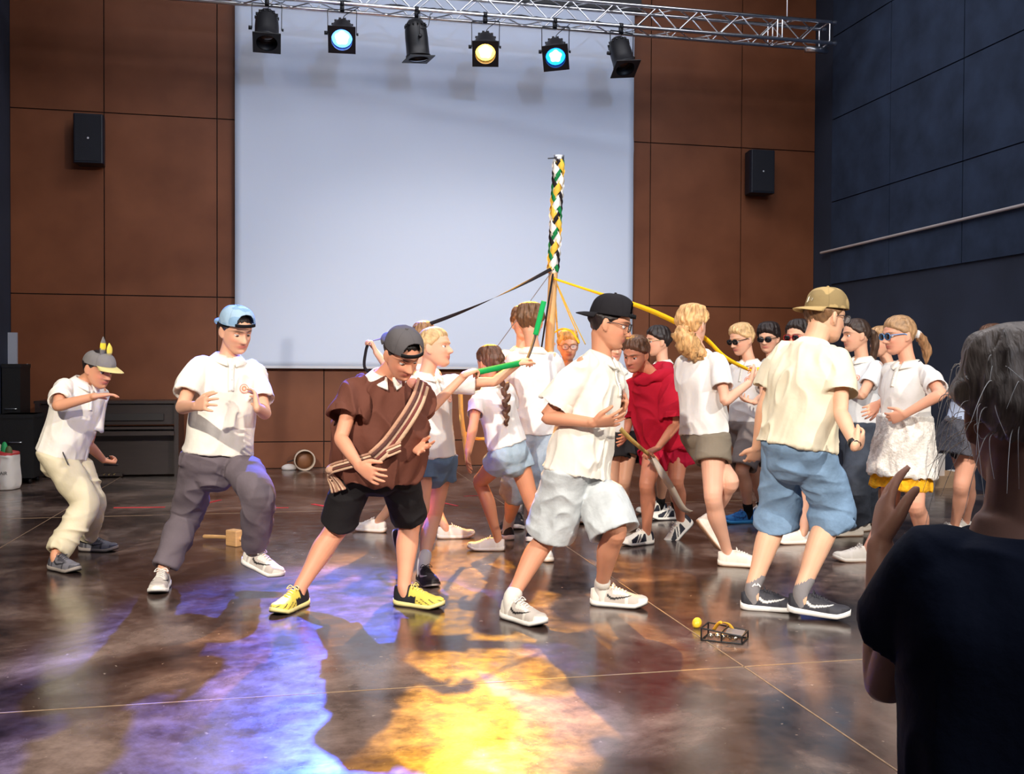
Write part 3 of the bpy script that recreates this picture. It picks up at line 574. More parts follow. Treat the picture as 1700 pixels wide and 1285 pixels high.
def cap_obj(parent, s_, mw, spec):                              # spec: col, brim, back, tilt, strap, patch
    back = spec.get('back', False); Rz = np.array(Matrix.Rotation(math.pi if back else 0, 3, 'Z')); tilt = np.array(Matrix.Rotation(spec.get('tilt', .12) * (1 if not back else 1), 3, 'X'))
    na, nz = 168, 52; V = []; z0 = spec.get('z0', .040 if back else .028); hole = spec.get('hole', True)
    a, b, h = .088, .108, spec.get('h', .100)
    az = np.arange(na) * 2 * np.pi / na; keep = []
    for i in range(nz + 1):
        u = i / nz; r = math.cos(u * math.pi / 2) ** .72 if u < 1 else 0.; zc = h * math.sin(u * math.pi / 2) ** (.92)
        flat = 1 if u > .02 else 1
        for t in az: V.append((a * r * math.sin(t), b * r * math.cos(t) - .004, z0 + zc))
    V = A(V); F = []
    for i in range(nz):
        for j in range(na):
            t = (az[j] + az[1] / 2); dz = (i + .5) / nz; da = abs(((t - math.pi + math.pi) % (2 * math.pi)) - math.pi)   # angle from the cap's rear
            if hole and (da / .62) ** 2 + ((dz - .10) / .36) ** 2 < 1 and dz > .10: continue
            F.append((i * na + j, i * na + (j + 1) % na, (i + 1) * na + (j + 1) % na, (i + 1) * na + j))
    V += (vnoise(V * 40 + spec.get('seed', 0))[:, None] - .5) * .003
    T = lambda P: ((A(P) @ Rz.T) @ tilt.T + A([0, 0, 0])) * s_
    me = mkmesh('cap', T(V), F); cc = np.tile(A(spec['col'], float), (len(V), 1))
    if 'col2' in spec: q = vnoise(V * 28 + 7); cc[q > .55] = spec['col2']
    for t6 in range(6):                                         # panel seams
        d = np.abs(((np.tile(az, nz + 1) - t6 * math.pi / 3 + math.pi) % (2 * math.pi)) - math.pi); cc[d < .03] *= .8
    setcol(me, cc); o = link('cap', me, MCLOTH, parent, mw); sm = o.modifiers.new('t', 'SOLIDIFY'); sm.thickness = .003; sm.offset = 1
    # visor
    L = spec.get('L', .072); V = []; F = []; na2, nr = 28, 8
    for i in range(nr + 1):
        u = i / nr
        for j in range(na2 + 1):
            t = (j / na2 - .5) * 2 * 1.0; x0, y0 = a * math.sin(t) * 1.0, b * math.cos(t) - .004; ext = L * u * math.cos(t / 1.0 * math.pi / 2 * .96) ** .45
            y = y0 + ext; x = x0 * (1 + .02 * u); z = z0 + .004 - (x / a) ** 2 * .016 * u - .012 * u * u
            V.append((x, y, z))
    for i in range(nr):
        for j in range(na2): q = i * (na2 + 1) + j; F.append((q, q + 1, q + na2 + 2, q + na2 + 1))
    me = mkmesh('visor', T(V), F); setcol(me, A(spec.get('brim', spec['col']))); v = link('visor', me, MCLOTH, o); sm = v.modifiers.new('t', 'SOLIDIFY'); sm.thickness = .004
    mb = MB(); mb.ell(T([[0, -.004, z0 + h + .002]])[0], (.007, .007, .004), n=10, m=6); mb.obj('cap_button', MCLOTH, o, spec['col'])
    if hole:
        pts = [(a * 1.02 * math.sin(t), b * 1.02 * math.cos(t) - .004, z0 + .008) for t in np.linspace(math.pi - .7, math.pi + .7, 9)]
        mb = MB().strip(T(pts), .017, T([[0, 0, 1]])[0], .0016, 2); mb.obj('cap_strap', MCLOTH, o, spec.get('strap', s2l(20, 20, 22)))
    if 'logo' in spec: spec['logo'](o, T, a, b, h, z0)
    return o
def glasses_obj(parent, s_, mw, frame_col, lens, dark=True, big=0.):
    g = MB(); fc = frame_col
    root = None; ms = MPAINT; mb = MB()
    rw, rh = .027 + big, .020 + big * .8
    for sg in (-1, 1):
        pts = [(sg * .033 + rw * np.sign(math.cos(t)) * abs(math.cos(t)) ** .75, .096 - .10 * abs(sg * .033 + rw * math.cos(t)) ** 1.5, .001 + rh * np.sign(math.sin(t)) * abs(math.sin(t)) ** .8) for t in np.linspace(0, 2 * math.pi, 25)]
        mb.tube(A(pts) * s_, [.0022 * s_] * 25, n=6, k=1)
        mb.tube(A([(sg * .060, .088, .008), (sg * .073, .06, .009), (sg * .080, .01, .008), (sg * .082, -.015, -.006)]) * s_, [(.0016, .003 if dark else .002)] * 4, side=A([1., 0, 0]), n=6)
    mb.tube(A([(-.007, .097, .006), (.007, .097, .006)]) * s_, [.0024, .0024], n=6, k=1)
    o = mb.obj('glasses' if not dark else 'sunglasses', ms, parent, fc, mw=mw)
    for sg in (-1, 1):
        V = [(sg * .033, .0975 - .10 * .033 ** 1.5, .001)]; n = 24
        for i in range(n):
            t = 2 * math.pi * i / n; x = sg * .033 + rw * np.sign(math.cos(t)) * abs(math.cos(t)) ** .75; V.append((x, .096 - .10 * abs(x) ** 1.5, .001 + rh * np.sign(math.sin(t)) * abs(math.sin(t)) ** .8))
        le = MB().add(A(V) * s_, [(0, 1 + i, 1 + (i + 1) % n) for i in range(n)]).obj('lens', lens, o); sm = le.modifiers.new('t', 'SOLIDIFY'); sm.thickness = .0012
    return o
def hand_mb(mb, W, d, n, right, s_, curl=.35, spread=.10, thumb=.5, curls=None, point=None):
    d = nrm(d); n = nrm(n - np.dot(n, d) * d); t = np.cross(d, n) * (1 if right else -1)
    w_, pl = .036 * s_, .078 * s_
    mb.tube([W - d * .015 * s_, W + d * .018 * s_, W + d * .05 * s_, W + d * pl], [(.022 * s_, .016 * s_), (.029 * s_, .015 * s_), (w_, .0135 * s_), (w_ * .97, .011 * s_)], side=t, n=18, pw=.8)
    L = [.066, .074, .068, .052]
    for i in range(4):
        o = (1.5 - i); base = W + d * (pl - .006 * s_ - (.006 * s_ if i == 3 else 0)) + t * o * .0185 * s_; cu = (curls[i] if curls else curl * (1 + .12 * i)); dd = nrm(d + t * o * spread * .8); a = cu * .5; pts = [base - dd * .02 * s_, base]; p = base
        for k_, fr_ in enumerate((.44, .32, .24)):
            v = dd * math.cos(a) + n * math.sin(a); p = p + v * L[i] * fr_ * s_; pts.append(p); a += cu * (1. if k_ == 0 else .7)
        mb.tube(pts, [.0082 * s_, .0085 * s_, .0078 * s_, .0072 * s_, .0058 * s_], n=12, k=4)
    b0 = W + d * .012 * s_ + t * .020 * s_; b1 = W + d * .038 * s_ + t * .043 * s_ + n * .010 * s_; v = nrm(d * (1 - thumb * .3) + t * .45 * (1 - thumb * .6) + n * .5 * thumb)
    b2 = b1 + v * .030 * s_; b3 = b2 + nrm(v + n * .4 * thumb - t * .2 * thumb) * .027 * s_
    mb.tube([b0, b1, b2, b3], [.0135 * s_, .0118 * s_, .0098 * s_, .0075 * s_], n=12, k=4)
def inshoe(u, style): return None
def shoe(parent, org, heel, fwd, up, s_, style, hi=True, right=True):
    fwd = nrm(fwd); sd = nrm(np.cross(fwd, up)); up = np.cross(sd, fwd); R = np.stack([sd, fwd, up], 1); L = .262 * s_   # local x = right
    us = A([0, .04, .12, .25, .4, .55, .68, .8, .9, .97, 1.]); ws = A([.016, .027, .034, .036, .035, .040, .046, .046, .038, .022, .010]); hs = A([.072, .080, .083, .090, .092, .080, .066, .056, .048, .038, .030])
    st = style.get('sole_t', .028); ss = np.interp(us, [0, .5, .85, 1], [st, st * .8, st * .75, st * .85]); z0 = np.interp(us, [0, .06, .5, .8, 1], [.006, 0, 0, .003, .020])
    ho = style.get('high', 0); hs = hs + ho * sst(.5, .3, us)
    nu, nv = (72, 44) if hi else (40, 26); V = []; U = np.linspace(0, 1, nu); cols = []
    for u in U:
        w_, h, s0, zz = [np.interp(u, us, q) for q in (ws, hs, ss, z0)]
        for j in range(nv):
            t = math.pi * j / (nv - 1); c, s1 = math.cos(t), math.sin(t); bt = zz + s0 * .6; hh = h - bt + zz
            x = w_ * np.sign(c) * abs(c) ** .75; z = bt + hh * s1 ** .85; x *= 1 - .28 * (s1 ** 2) * sst(.7, .45, u)
            V.append((x, u * L / s_, z)); cols.append(style['fn'](u, c, s1, z, x))
    V = A(V); F = []
    for i in range(nu - 1):
        for j in range(nv - 1): q = i * nv + j; F.append((q, q + nv, q + nv + 1, q + 1))
        F.append((i * nv, i * nv + nv - 1, (i + 1) * nv + nv - 1, (i + 1) * nv))
    F.append(tuple(range(nv))); F.append(tuple((nu - 1) * nv + j for j in range(nv))[::-1])
    W_ = lambda P: (A(P) * A([s_, s_, s_])) @ R.T + heel - org
    V2 = V.copy(); o = MB().add(W_(V2), F).obj('shoe', MSHOE, parent, cols)
    # sole
    V = []; F = []; nu = 48
    Us = np.linspace(0, 1, nu); out = [(+1, u) for u in Us] + [(-1, u) for u in Us[::-1]]; n = len(out); sc = []
    for lv in range(5):
        for sg, u in out:
            w_, s0, zz = [np.interp(u, us, q) for q in (ws, ss, z0)]; k = (.94, 1.05, 1.07, 1.05, .9)[lv]; zf = (0, .12, .5, 1.0, 1.02)[lv]
            V.append((sg * w_ * k * 1.02, (u * (1.0 + .02 * k) - .01 * k) * L / s_, zz + s0 * zf)); sc.append(style.get('outsole', style['sole']) if zf < .2 else style['sole'] if not ('midmark' in style and .5 > zf > .3) else style['sole'])
    for lv in range(4):
        for j in range(n): F.append((lv * n + j, lv * n + (j + 1) % n, (lv + 1) * n + (j + 1) % n, (lv + 1) * n + j))
    F.append(tuple(range(n))[::-1]); F.append(tuple(4 * n + j for j in range(n)))
    MB().add(W_(V), F).obj('sole', MSHOE, o, sc)
    if style.get('laces'):
        mb = MB()
        for k_ in range(5):
            u = .40 + .055 * k_; h = np.interp(u, us, hs); w_ = .019; sgn = 1 if k_ % 2 else -1
            mb.tube(W_([(-w_, (u - .012 * sgn) * L / s_, h - .004), (0, u * L / s_, h + .004), (w_, (u + .012 * sgn) * L / s_, h - .004)]), [(.0035 * s_, .0018 * s_)] * 3, side=fwd, n=6)
        h = np.interp(.4, us, hs)
        for sg in (-1, 1): mb.tube(W_([(0, .4 * L / s_, h + .004), (sg * .02, .39 * L / s_, h + .012), (sg * .034, .42 * L / s_, h - .004), (sg * .012, .41 * L / s_, h + .004)]), [.002 * s_] * 4, n=6)
        mb.obj('laces', MSHOE, o, style['laces'])
    return o
def torso_pt(P, N, S_pel, S_sho, t): return P + (N - P) * t, nrm(S_pel * (1 - min(max(t, 0), 1)) + S_sho * min(max(t, 0), 1))
class Fig: pass
def person(sp):
    """sp: label, group; H height; skin; feet/knees/pelvis/neck/head and arms given as seen points; clothes"""
    s_ = sp['H'] / 1.5; f = Fig(); f.s = s_; hi = sp.get('hi', False); vox = sp.get('vox', .0045 if hi else .006)
    # feet
    feet = {}
    for k in 'RL':
        q = sp['foot' + k]; p = fl(q[0], q[1], 0) if len(q) < 4 else wp(q[0], q[1], q[3])
        pit = math.radians(q[4]) if len(q) > 4 else 0; l, fw_, _ = frame(q[2]); fw_ = nrm(fw_ * math.cos(pit) - ZU * math.sin(pit)); up = nrm(np.cross(l, fw_)) * 1.
        if up[2] < 0 and abs(pit) < 1.4: up = -up
        feet[k] = (p, fw_, up, p + fw_ * .050 * s_ + up * .088 * s_)
    Zp = sp.get('Z', (dep(feet['R'][3]) + dep(feet['L'][3])) / 2); Z = Zp
    P = wp(sp['pelvis'][0], sp['pelvis'][1], Zp); N = wp(sp['neck'][0], sp['neck'][1], Zp + sp.get('lean', 0))
    tu = nrm(N - P); lp, fp, _ = frame(sp['yaw_p'] if 'yaw_p' in sp else sp['yaw']); ls, fs, _ = frame(sp['yaw'], tu); lp = nrm(lp - np.dot(lp, tu) * tu)
    ls = nrm(ls + tu * sp.get('tilt', 0)); f.P, f.N, f.tu, f.ls, f.fs, f.lp = P, N, tu, ls, fs, lp
    org = A([P[0], P[1], 0.]); root = empty('person', org); tag(root, sp['label'], 'person'); f.root, f.org = root, org
    skin = A(sp.get('skin', s2l(226, 172, 142)))
    sh = {}; sw = sp.get('sw', .140) * s_
    for k, sg in (('R', -1), ('L', 1)):
        sh[k] = N + ls * sg * sw - tu * .045 * s_ + (fs * sp.get('shrug', 0))
    hips = {k: P + lp * sg * .085 * s_ for k, sg in (('R', -1), ('L', 1))}
    kn = {k: knee(hips[k], feet[k][3], *sp['knee' + k], .375 * s_, .365 * s_) for k in 'RL'}
    el, wr = {}, {}
    UA, FA = .265 * s_, .225 * s_
    for k in 'RL':
        a = sp['arm' + k]; el[k] = onray(a[0], a[1], sh[k], UA, a[2]); wr[k] = onray(a[3], a[4], el[k], FA, a[5])
    f.sh, f.el, f.wr, f.kn, f.hips, f.feet = sh, el, wr, kn, hips, feet
    # head
    hx, hy, hyaw, hp, hr = sp['head'][:5]; hz = sp['head'][5] if len(sp['head']) > 5 else .0
    l, fw_, u = frame(hyaw); p_ = math.radians(hp); fw2 = fw_ * math.cos(p_) - u * math.sin(p_); u2 = np.cross(fw2, l) * -1; u2 = nrm(np.cross(l, fw2)); 
    if u2[2] < 0: u2 = -u2
    r_ = math.radians(hr); l2 = l * math.cos(r_) + u2 * math.sin(r_); u3 = nrm(np.cross(l2, fw2)); u3 = u3 if np.dot(u3, u2) > 0 else -u3
    R = np.stack([nrm(-np.cross(u3, fw2)) if np.dot(np.cross(fw2, u3), l2) > 0 else l2, fw2, u3], 1); R[:, 0] = np.cross(R[:, 1], R[:, 2])
    hs = sp.get('hs', (s_ + 1) / 2 * .985); c0 = wp(hx, hy, dep(N) + hz)
    f.R, f.c0, f.hs = R, c0, hs
    mwm = Matrix.Identity(4)
    for i in range(3):
        for j in range(3): mwm[i][j] = R[i, j]
        mwm[i][3] = c0[i] - org[i]
    f.mw = mwm
    # body
    mb = head_mb(R, c0, hs); nb = c0 + R @ (A([0, -.028, -.05]) * hs); nr_ = sp.get('nr', .047) * s_
    mb.tube([N - tu * .05 * s_, N + tu * .005, nb * .55 + N * .45 + fs * .0, nb], [(nr_ * 1.35, nr_ * 1.1), (nr_ * 1.05, nr_), (nr_ * .94, nr_ * .98), (nr_ * .98, nr_ * 1.05)], side=ls, n=20)
    fat = sp.get('fat', 1.)
    def tor(tb): 
        pts, rr, ss = [], [], []
        for t, a, b in tb:
            p, sd = torso_pt(P, N, lp, ls, t); pts.append(p); rr.append((a * s_ * fat, b * s_ * fat)); ss.append(sd)
        return pts, rr, ss
    pts, rr, ss = tor([(-.14, .08, .06), (0, .112, .082), (.3, .110, .080), (.6, .125, .09), (.85, .125, .078), (.97, .07, .055)])
    mb.tube(pts, rr, side=ss, n=28)
    for k, sg in (('R', -1), ('L', 1)):
        S, E, W = sh[k], el[k], wr[k]; d1 = nrm(E - S); d2 = nrm(W - E); af = sp.get('armf', 1.)
        mb.tube([S + ls * -sg * .04 * s_, S, S * .6 + E * .4, S * .15 + E * .85, E, E * .8 + W * .2, E * .4 + W * .6, W], [r * s_ * af for r in (.036, .041, .037, .032, .031, .033, .027)] + [(.0225 * s_, .018 * s_)], n=18, side=A([0, 0, 1.]) if abs(d2[2]) < .7 else RH)
        a = sp['arm' + k]; tip = onray(a[6], a[7], W, .15 * s_, a[8]); pal = {'d': -ZU, 'u': ZU, 'c': -FH, 'a': FH, 'l': -RH, 'r': RH}
        n = A([0., 0, 0])
        for ch_ in a[9]: n = n + pal[ch_]
        kw = a[10] if len(a) > 10 else {}
        hand_mb(mb, W, tip - W, n, k == 'R', s_ * sp.get('hand', .98), **kw); setattr(f, 'tip' + k, tip); setattr(f, 'grip' + k, W + nrm(tip - W) * .085 * s_ + nrm(n - np.dot(n, nrm(tip - W)) * nrm(tip - W)) * .016)
        Hp, K, An = hips[k], kn[k], feet[k][3]; bk = -nrm(np.cross(nrm(An - Hp), lp)); bk = bk if np.dot(bk, feet[k][1]) < 0 else -bk; lf = sp.get('legf', 1.)
        mb.tube([Hp, Hp * .65 + K * .35, Hp * .2 + K * .8, K, K * .82 + An * .18 + bk * .006, K * .62 + An * .38 + bk * .012, K * .25 + An * .75 + bk * .004, An, An - feet[k][2] * .05 * s_ + feet[k][1] * .02 * s_], [r * s_ * lf for r in (.066, .070, .057, .051, .048, .050, .035, .030, .030)], n=20, side=lp)
    # clothes made from loose tubes
    me = remesh(mb, vox, 2); v = getv(me); q = (v - c0) @ R / hs
    col = np.tile(skin, (len(v), 1)); g = lambda u, s: np.exp(-(u / s) ** 2)
    inh = (np.linalg.norm(q, axis=1) < .16)
    fr_ = (q[:, 1] > .03) * inh
    k = fr_ * g(q[:, 0], .021) ** .6 * g(q[:, 2] + .062, .0085); lip = A(sp.get('lip', s2l(196, 104, 96))); k = np.clip(k * 1.3, 0, .8)[:, None]; col = col * (1 - k) + lip * k
    k = fr_ * (g(np.abs(q[:, 0]) - .045, .018) * g(q[:, 2] + .03, .018) * .28); k = k[:, None]; col = col * (1 - k) + A(s2l(226, 120, 104)) * k
    hc = A(sp.get('brow', sp['haircol'])) * .8
    k = fr_ * np.clip(g(np.abs(q[:, 0]) - .031, .016) ** .5 * g(q[:, 2] - .024 + (np.abs(q[:, 0]) - .031) ** 2 * 8, .0042) * 1.5, 0, .85); k = k[:, None]; col = col * (1 - k) + hc * k
    k = fr_ * np.clip(g(np.abs(q[:, 0]) - .031, .016) * g(q[:, 2] - .006, .009) * .25, 0, 1); k = k[:, None]; col = col * (1 - k) + skin * A([.7, .5, .42]) * k
    putv(me, v - org); setcol(me, col * (1 + .10 * (vnoise(v * 25) - .5))[:, None]); f.body = link('body', me, MSKIN, root)
    # eyes
    if sp.get('eyes', True):
        look = sp.get('look', (0, -.15)); op = sp.get('open', .62)
        for sg in (-1, 1):
            V, F = [], []; mbx = MB(); mbx.ell((0, 0, 0), (1, 1, 1), n=24, m=18); e = np.vstack(mbx.V); gz = nrm(A([look[0], 1, look[1]])); dt = e @ gz
            cc = np.tile(A([.82, .78, .75]), (len(e), 1)); cc[dt > .80] = sp.get('iris', s2l(70, 44, 30)); cc[dt > .95] = (.004, .004, .004)
            ec = A([sg * .031, .0635, .001])
            MB().add((e * A([.0135, .0135, .0135]) + ec) * hs, mbx.F).obj('eye', MEYE, root, cc, mw=mwm)
            m2 = MB(); V = []; na, nb_ = 16, 8
            for i in range(nb_ + 1):
                th = math.radians(95) - i / nb_ * math.radians(95 - (28 - 50 * op + 10))
                for j in range(na + 1): p2 = math.radians(-75 + 150 * j / na); V.append((math.sin(p2) * math.cos(th) * .0148, math.cos(p2) * math.cos(th) * .0148, math.sin(th) * .0148))
            F = [(i * (na + 1) + j, i * (na + 1) + j + 1, (i + 1) * (na + 1) + j + 1, (i + 1) * (na + 1) + j) for i in range(nb_) for j in range(na)]
            cl = np.tile(skin * A([.82, .72, .68]), (len(V), 1)); cl[-(na + 1):] = A(hc) * .5
            m2.add((A(V) + ec) * hs, F).obj('eyelid', MSKIN, root, cl, mw=mwm)
    # hair
    if 'cap' in sp: sp['hair'] = dict(sp['hair'], under=True)
    if sp.get('hair') is not None: hair_obj(root, R, c0, hs, mwm, sp['hair'], sp['haircol'])
    if 'cap' in sp: cap_obj(root, hs, mwm, sp['cap'])
    if 'glasses' in sp: glasses_obj(root, hs, mwm, *sp['glasses'])
    # shoes and socks
    for k in 'RL':
        p, fw_, up, An = feet[k]; shoe(root, org, p, fw_, up, s_ * sp.get('shs', 1.), sp['shoe'], hi, k == 'R')
        if 'sock' in sp:
            c_, hh = sp['sock']; K = kn[k]; d = nrm(K - An); MB().tube([An - up * .055 * s_ + fw_ * .01 * s_, An, An + d * hh], [.036 * s_, .0345 * s_, .0375 * s_], n=22, side=lp).obj('sock', MCLOTH, root, c_, org=org)
    # top
    if 'top' in sp:
        T = sp['top']; hem = T.get('hem', .05); lo = T.get('loose', 1.); mb = MB(); hw_ = T.get('hemr', (.158, .122)); ws_ = T.get('waist', (.148, .112))
        tb = [(hem, *hw_), (hem + .12, (ws_[0] + hw_[0]) / 2, (ws_[1] + hw_[1]) / 2), (.42, *ws_), (.66, .152, .112), (.84, .146, .092), (.94, .110, .074), (1.0, .066, .062)]
        pts, rr, ss = tor([(t, a * lo, b * lo) for t, a, b in tb]); bend = T.get('belly', 0)
        pts = [p + fs * bend * math.sin(math.pi * min(max((1 - t[0]), 0), 1)) for p, t in zip(pts, tb)]
        mb.tube(pts, rr, side=ss, n=44, e0='hollow', e1='flat', hd=.05, pw=.93)
        sl_ = T.get('sleeve', .62); sr_ = T.get('sr', .056)
        for k, sg in (('R', -1), ('L', 1)):
            S, E = sh[k], el[k]; d = nrm(E - S)
            dn = -ZU * .012 * s_ * (1 - abs(d[2]))
            q = [S - ls * sg * .06 * s_ - tu * .005, S - ls * sg * .012 * s_ - tu * .002 * s_, S + (E - S) * sl_ * .5 + dn * .5, S + (E - S) * sl_ + dn]
            mb.tube(q, [.044 * s_ * lo, .049 * s_ * lo, (sr_ - .001) * s_ * lo, sr_ * s_ * lo * 1.08], n=28, side=fs, e1='hollow', hd=.045)
        me = remesh(mb, .0055 if hi else .0075, 3); Rt = np.stack([ls, fs, tu], 1)
        folds(me, T.get('fold', .010) * (1 if hi else .9), T.get('ffr', (13, 13, 4.5)), np.stack([ls, fs, nrm(tu + ls * T.get('drag', .45))], 1), sp.get('seed', 1.)); v = getv(me); vc = A(T['col'])
        cols = np.tile(vc, (len(v), 1))
        if 'paint' in T: T['paint'](cols, (v - P) @ Rt, s_)
        putv(me, v - org); setcol(me, cols); f.topo = link(T.get('name', 'polo_shirt'), me, T.get('mat', MCLOTH), root); f.topv = v
        Ln = np.linalg.norm(N - P)
        def surf(side, t, lift=.003, dirn=None):                # point on the front of the top
            D_ = fs if dirn is None else dirn; o_ = P + tu * t * Ln + ls * side; r = v - o_; al = r @ D_; pr = np.linalg.norm(r - np.outer(al, D_), axis=1); m = (pr < .014) & (al > -.02)
            return o_ + D_ * ((al[m].max() if m.any() else .1) + lift)
        f.surf = surf
        if T.get('collar'):
            cc = T['collar']; n = 40; V = []; F = []; rx, ry = .064 * s_, .060 * s_
            prof = [(1.0, .0, 0), (.90, .036, 0), (.98, .040, 0), (1.34, .002, 1), (1.28, -.008, 1), (1.05, -.012, 0)]; Nc = N - tu * .012 * s_
            for i in range(n):
                t = -math.pi * .93 + i / (n - 1) * 2 * math.pi * .93; fz = (abs(t) / math.pi) ** 2   # t=0 is the nape
                for k_, dz, out in prof:
                    ex = 1 + (.34 * fz if out else 0); V.append(Nc + ls * math.sin(t) * rx * k_ * (1.16 if out else 1) + -fs * math.cos(t) * ry * k_ * ex + tu * (dz * (1 - .25 * fz) - (.026 * fz ** 2 if out else .004) - .014 * fz + .010) * s_)
            m_ = len(prof)
            for i in range(n - 1):
                for j in range(m_): F.append((i * m_ + j, (i + 1) * m_ + j, (i + 1) * m_ + (j + 1) % m_, i * m_ + (j + 1) % m_))
            F.append(tuple(range(m_))); F.append(tuple((n - 1) * m_ + j for j in range(m_))[::-1])
            MB().add(V, F).obj('collar', MCLOTH, f.topo, cc, org=org)
            if T.get('placket', True):
                pp = [surf(0, t, .0005) for t in np.linspace(.95, .68, 8)]
                MB().strip(pp, .028 * s_, ls, .0006, 2).obj('placket', MCLOTH, f.topo, A(cc) * .97, org=org)
                for t in (.9, .8, .7): MB().ell(surf(.0, t, .002), (.004, .004, .004), n=10, m=8).obj('button', MPAINT, f.topo, s2l(235, 232, 228), org=org)
        if T.get('crest'):
            c_ = surf(.068 * s_, .72, .004); mbx = MB(); n = 24; V = [c_ + fs * .001]; cols = [s2l(236, 226, 214)]
            for rr_, cc in ((.011, s2l(224, 120, 70)), (.017, s2l(236, 220, 206)), (.024, s2l(214, 88, 62))):
                for i in range(n): t = 2 * math.pi * i / n; V.append(surf(.068 * s_ + ls @ ls * rr_ * math.cos(t), .72 + rr_ * math.sin(t) / Ln, .003)); cols.append(cc)
            F = [(0, 1 + i, 1 + (i + 1) % n) for i in range(n)] + [(1 + r * n + i, 1 + (r + 1) * n + i, 1 + (r + 1) * n + (i + 1) % n, 1 + r * n + (i + 1) % n) for r in range(2) for i in range(n)]
            MB().add(V, F).obj('school_crest', MPAINT, f.topo, cols, org=org)
    # bottoms
    if 'bottom' in sp:
        B = sp['bottom']; mb = MB(); lo = B.get('loose', 1.); wt = B.get('waist', .2)
        pts, rr, ss = tor([(wt, .138 * lo, .102 * lo), (.08, .152 * lo, .116 * lo), (-.06, .158 * lo, .118 * lo), (-.17, .13 * lo, .09 * lo)]); mb.tube(pts, rr, side=ss, n=36, e0='hollow')
        for k, sg in (('R', -1), ('L', 1)):
            Hp, K, An = hips[k] + lp * sg * .002, kn[k], feet[k][3]; ln = B['len']; path = [(0, Hp), (1, K), (2, An)]
            at = lambda t: Hp + (K - Hp) * t if t <= 1 else K + (An - K) * (t - 1)
            ts = [0, ln * .33, ln * .66, ln] if ln <= 1.05 else [0, .5, .9, 1.12, ln * .5 + .56, ln]
            rs = np.interp(np.linspace(0, 1, len(ts)), np.linspace(0, 1, len(B['rad'])), B['rad']); mb.tube([at(t) for t in ts], [(r * s_, r * s_ * .98) for r in rs], side=lp, n=30, e1='hollow', hd=.03 if 1 < ln < 1.3 else .07, th=.017)
        me = remesh(mb, .0055 if hi else .0075, 3); folds(me, B.get('fold', .009), B.get('ffr', (6, 6, 11)), None, sp.get('seed', 1.) + 3); v = getv(me); cols = np.tile(A(B['col']), (len(v), 1))
        cols *= (1 + B.get('var', .12) * (vnoise(v * 16 + 2) - .5))[:, None]
        if 'paint' in B: B['paint'](cols, v, f)
        if 'top' in sp:                                           # keep the waistband inside the top
            T = sp['top']; lo_ = T.get('loose', 1.) * s_ * fat; hw_ = T.get('hemr', (.158, .122)); h0 = T.get('hem', .05); Ln = np.linalg.norm(N - P)
            r = v - P; t = (r @ tu) / Ln; lat = r - np.outer(r @ tu, tu); a = lat @ lp; fb = nrm(np.cross(tu, lp)); b2 = lat @ fb
            e = np.sqrt((a / (hw_[0] * lo_ * .93)) ** 2 + (b2 / (hw_[1] * lo_ * .92)) ** 2); k = np.where(e > 1, 1 / np.maximum(e, 1e-6), 1.); k = 1 - (1 - k) * sst(h0 - .02, h0 + .04, t)
            v = v + (a * (k - 1))[:, None] * lp + (b2 * (k - 1))[:, None] * fb
        putv(me, v - org); setcol(me, cols); f.bot = link(B.get('name', 'shorts'), me, B.get('mat', MCLOTH), root); f.botv = v
    if 'skirt' in sp:
        for nm, colr, t0, ln, r0, r1, mt in sp['skirt']:
            mb = MB(); pts, rr, ss = tor([(t0, r0, r0 * .8), (t0 - ln * .5, (r0 + r1) / 2, (r0 + r1) / 2 * .85), (t0 - ln, r1, r1 * .88)]); mb.tube(pts, rr, side=ss, n=44, e0='flat', e1='hollow', hd=.10, th=.018)
            me = remesh(mb, .0075, 2); folds(me, .016, (16, 16, 2.5), None, 2.2); v = getv(me); c = np.tile(A(colr), (len(v), 1)); c *= (1 + .35 * (vnoise(v * 55) - .5))[:, None] if nm != 'dress_skirt' else 1
            putv(me, v - org); setcol(me, c); link(nm, me, mt, root)
    if sp.get('dbg'):
        d = lambda a, b: round(float(np.linalg.norm(a - b)) / s_, 2)
        print('FIG', sp['id'], 'Z%.2f' % Zp, 'spine', d(P, N), 'head', d(N, c0), 'UA', d(sh['R'], el['R']), d(sh['L'], el['L']), 'FA', d(el['R'], wr['R']), d(el['L'], wr['L']), 'TH', d(hips['R'], kn['R']), d(hips['L'], kn['L']), 'SH', d(kn['R'], feet['R'][3]), d(kn['L'], feet['L'][3]), 'hipz %.2f top %.2f' % (P[2], c0[2] + .11))
    return f
# ---- shoe styles
def sw_mask(u, z, x0=.30, x1=.78, zb=.034):                      # tick mark on the side
    if u < x0 or u > x1: return False
    t = (u - x0) / (x1 - x0); lo = zb + .030 * t ** 1.6 + .018 * max(0, .18 - t) / .18; hi = lo + .013 * (1 - t) ** .8 + .001; return lo < z < hi
def st_runner(base, over, mark, sole, laces, outs=None, **k):
    def fn(u, c, s, z, x):
        if mark is not None and abs(c) > .35 and sw_mask(u, z): return mark
        if u > .86 and z < .05: return over
        if u < .16: return over
        if .38 < u < .66 and abs(c) < .35: return A(base) * .95
        if abs(c) > .3 and (.62 < u < .68 or .2 < u < .26 or (.4 < u < .62 and z > .062)): return over
        return base
    return dict(fn=fn, sole=sole, outsole=outs or sole, laces=laces, **k)
def st_stripe(base, blk, sole, laces, **k):
    def fn(u, c, s, z, x):
        t = u + (z - .03) * 3.2
        if abs(c) > .3 and (.50 < t < .56 or .60 < t < .64): return base
        if abs(c) > .25 and .30 < u < .80 and z < .075 - .03 * max(0, u - .5) / .3: return blk
        if u < .10: return blk
        return base
    return dict(fn=fn, sole=sole, outsole=s2l(40, 40, 50), laces=laces, **k)
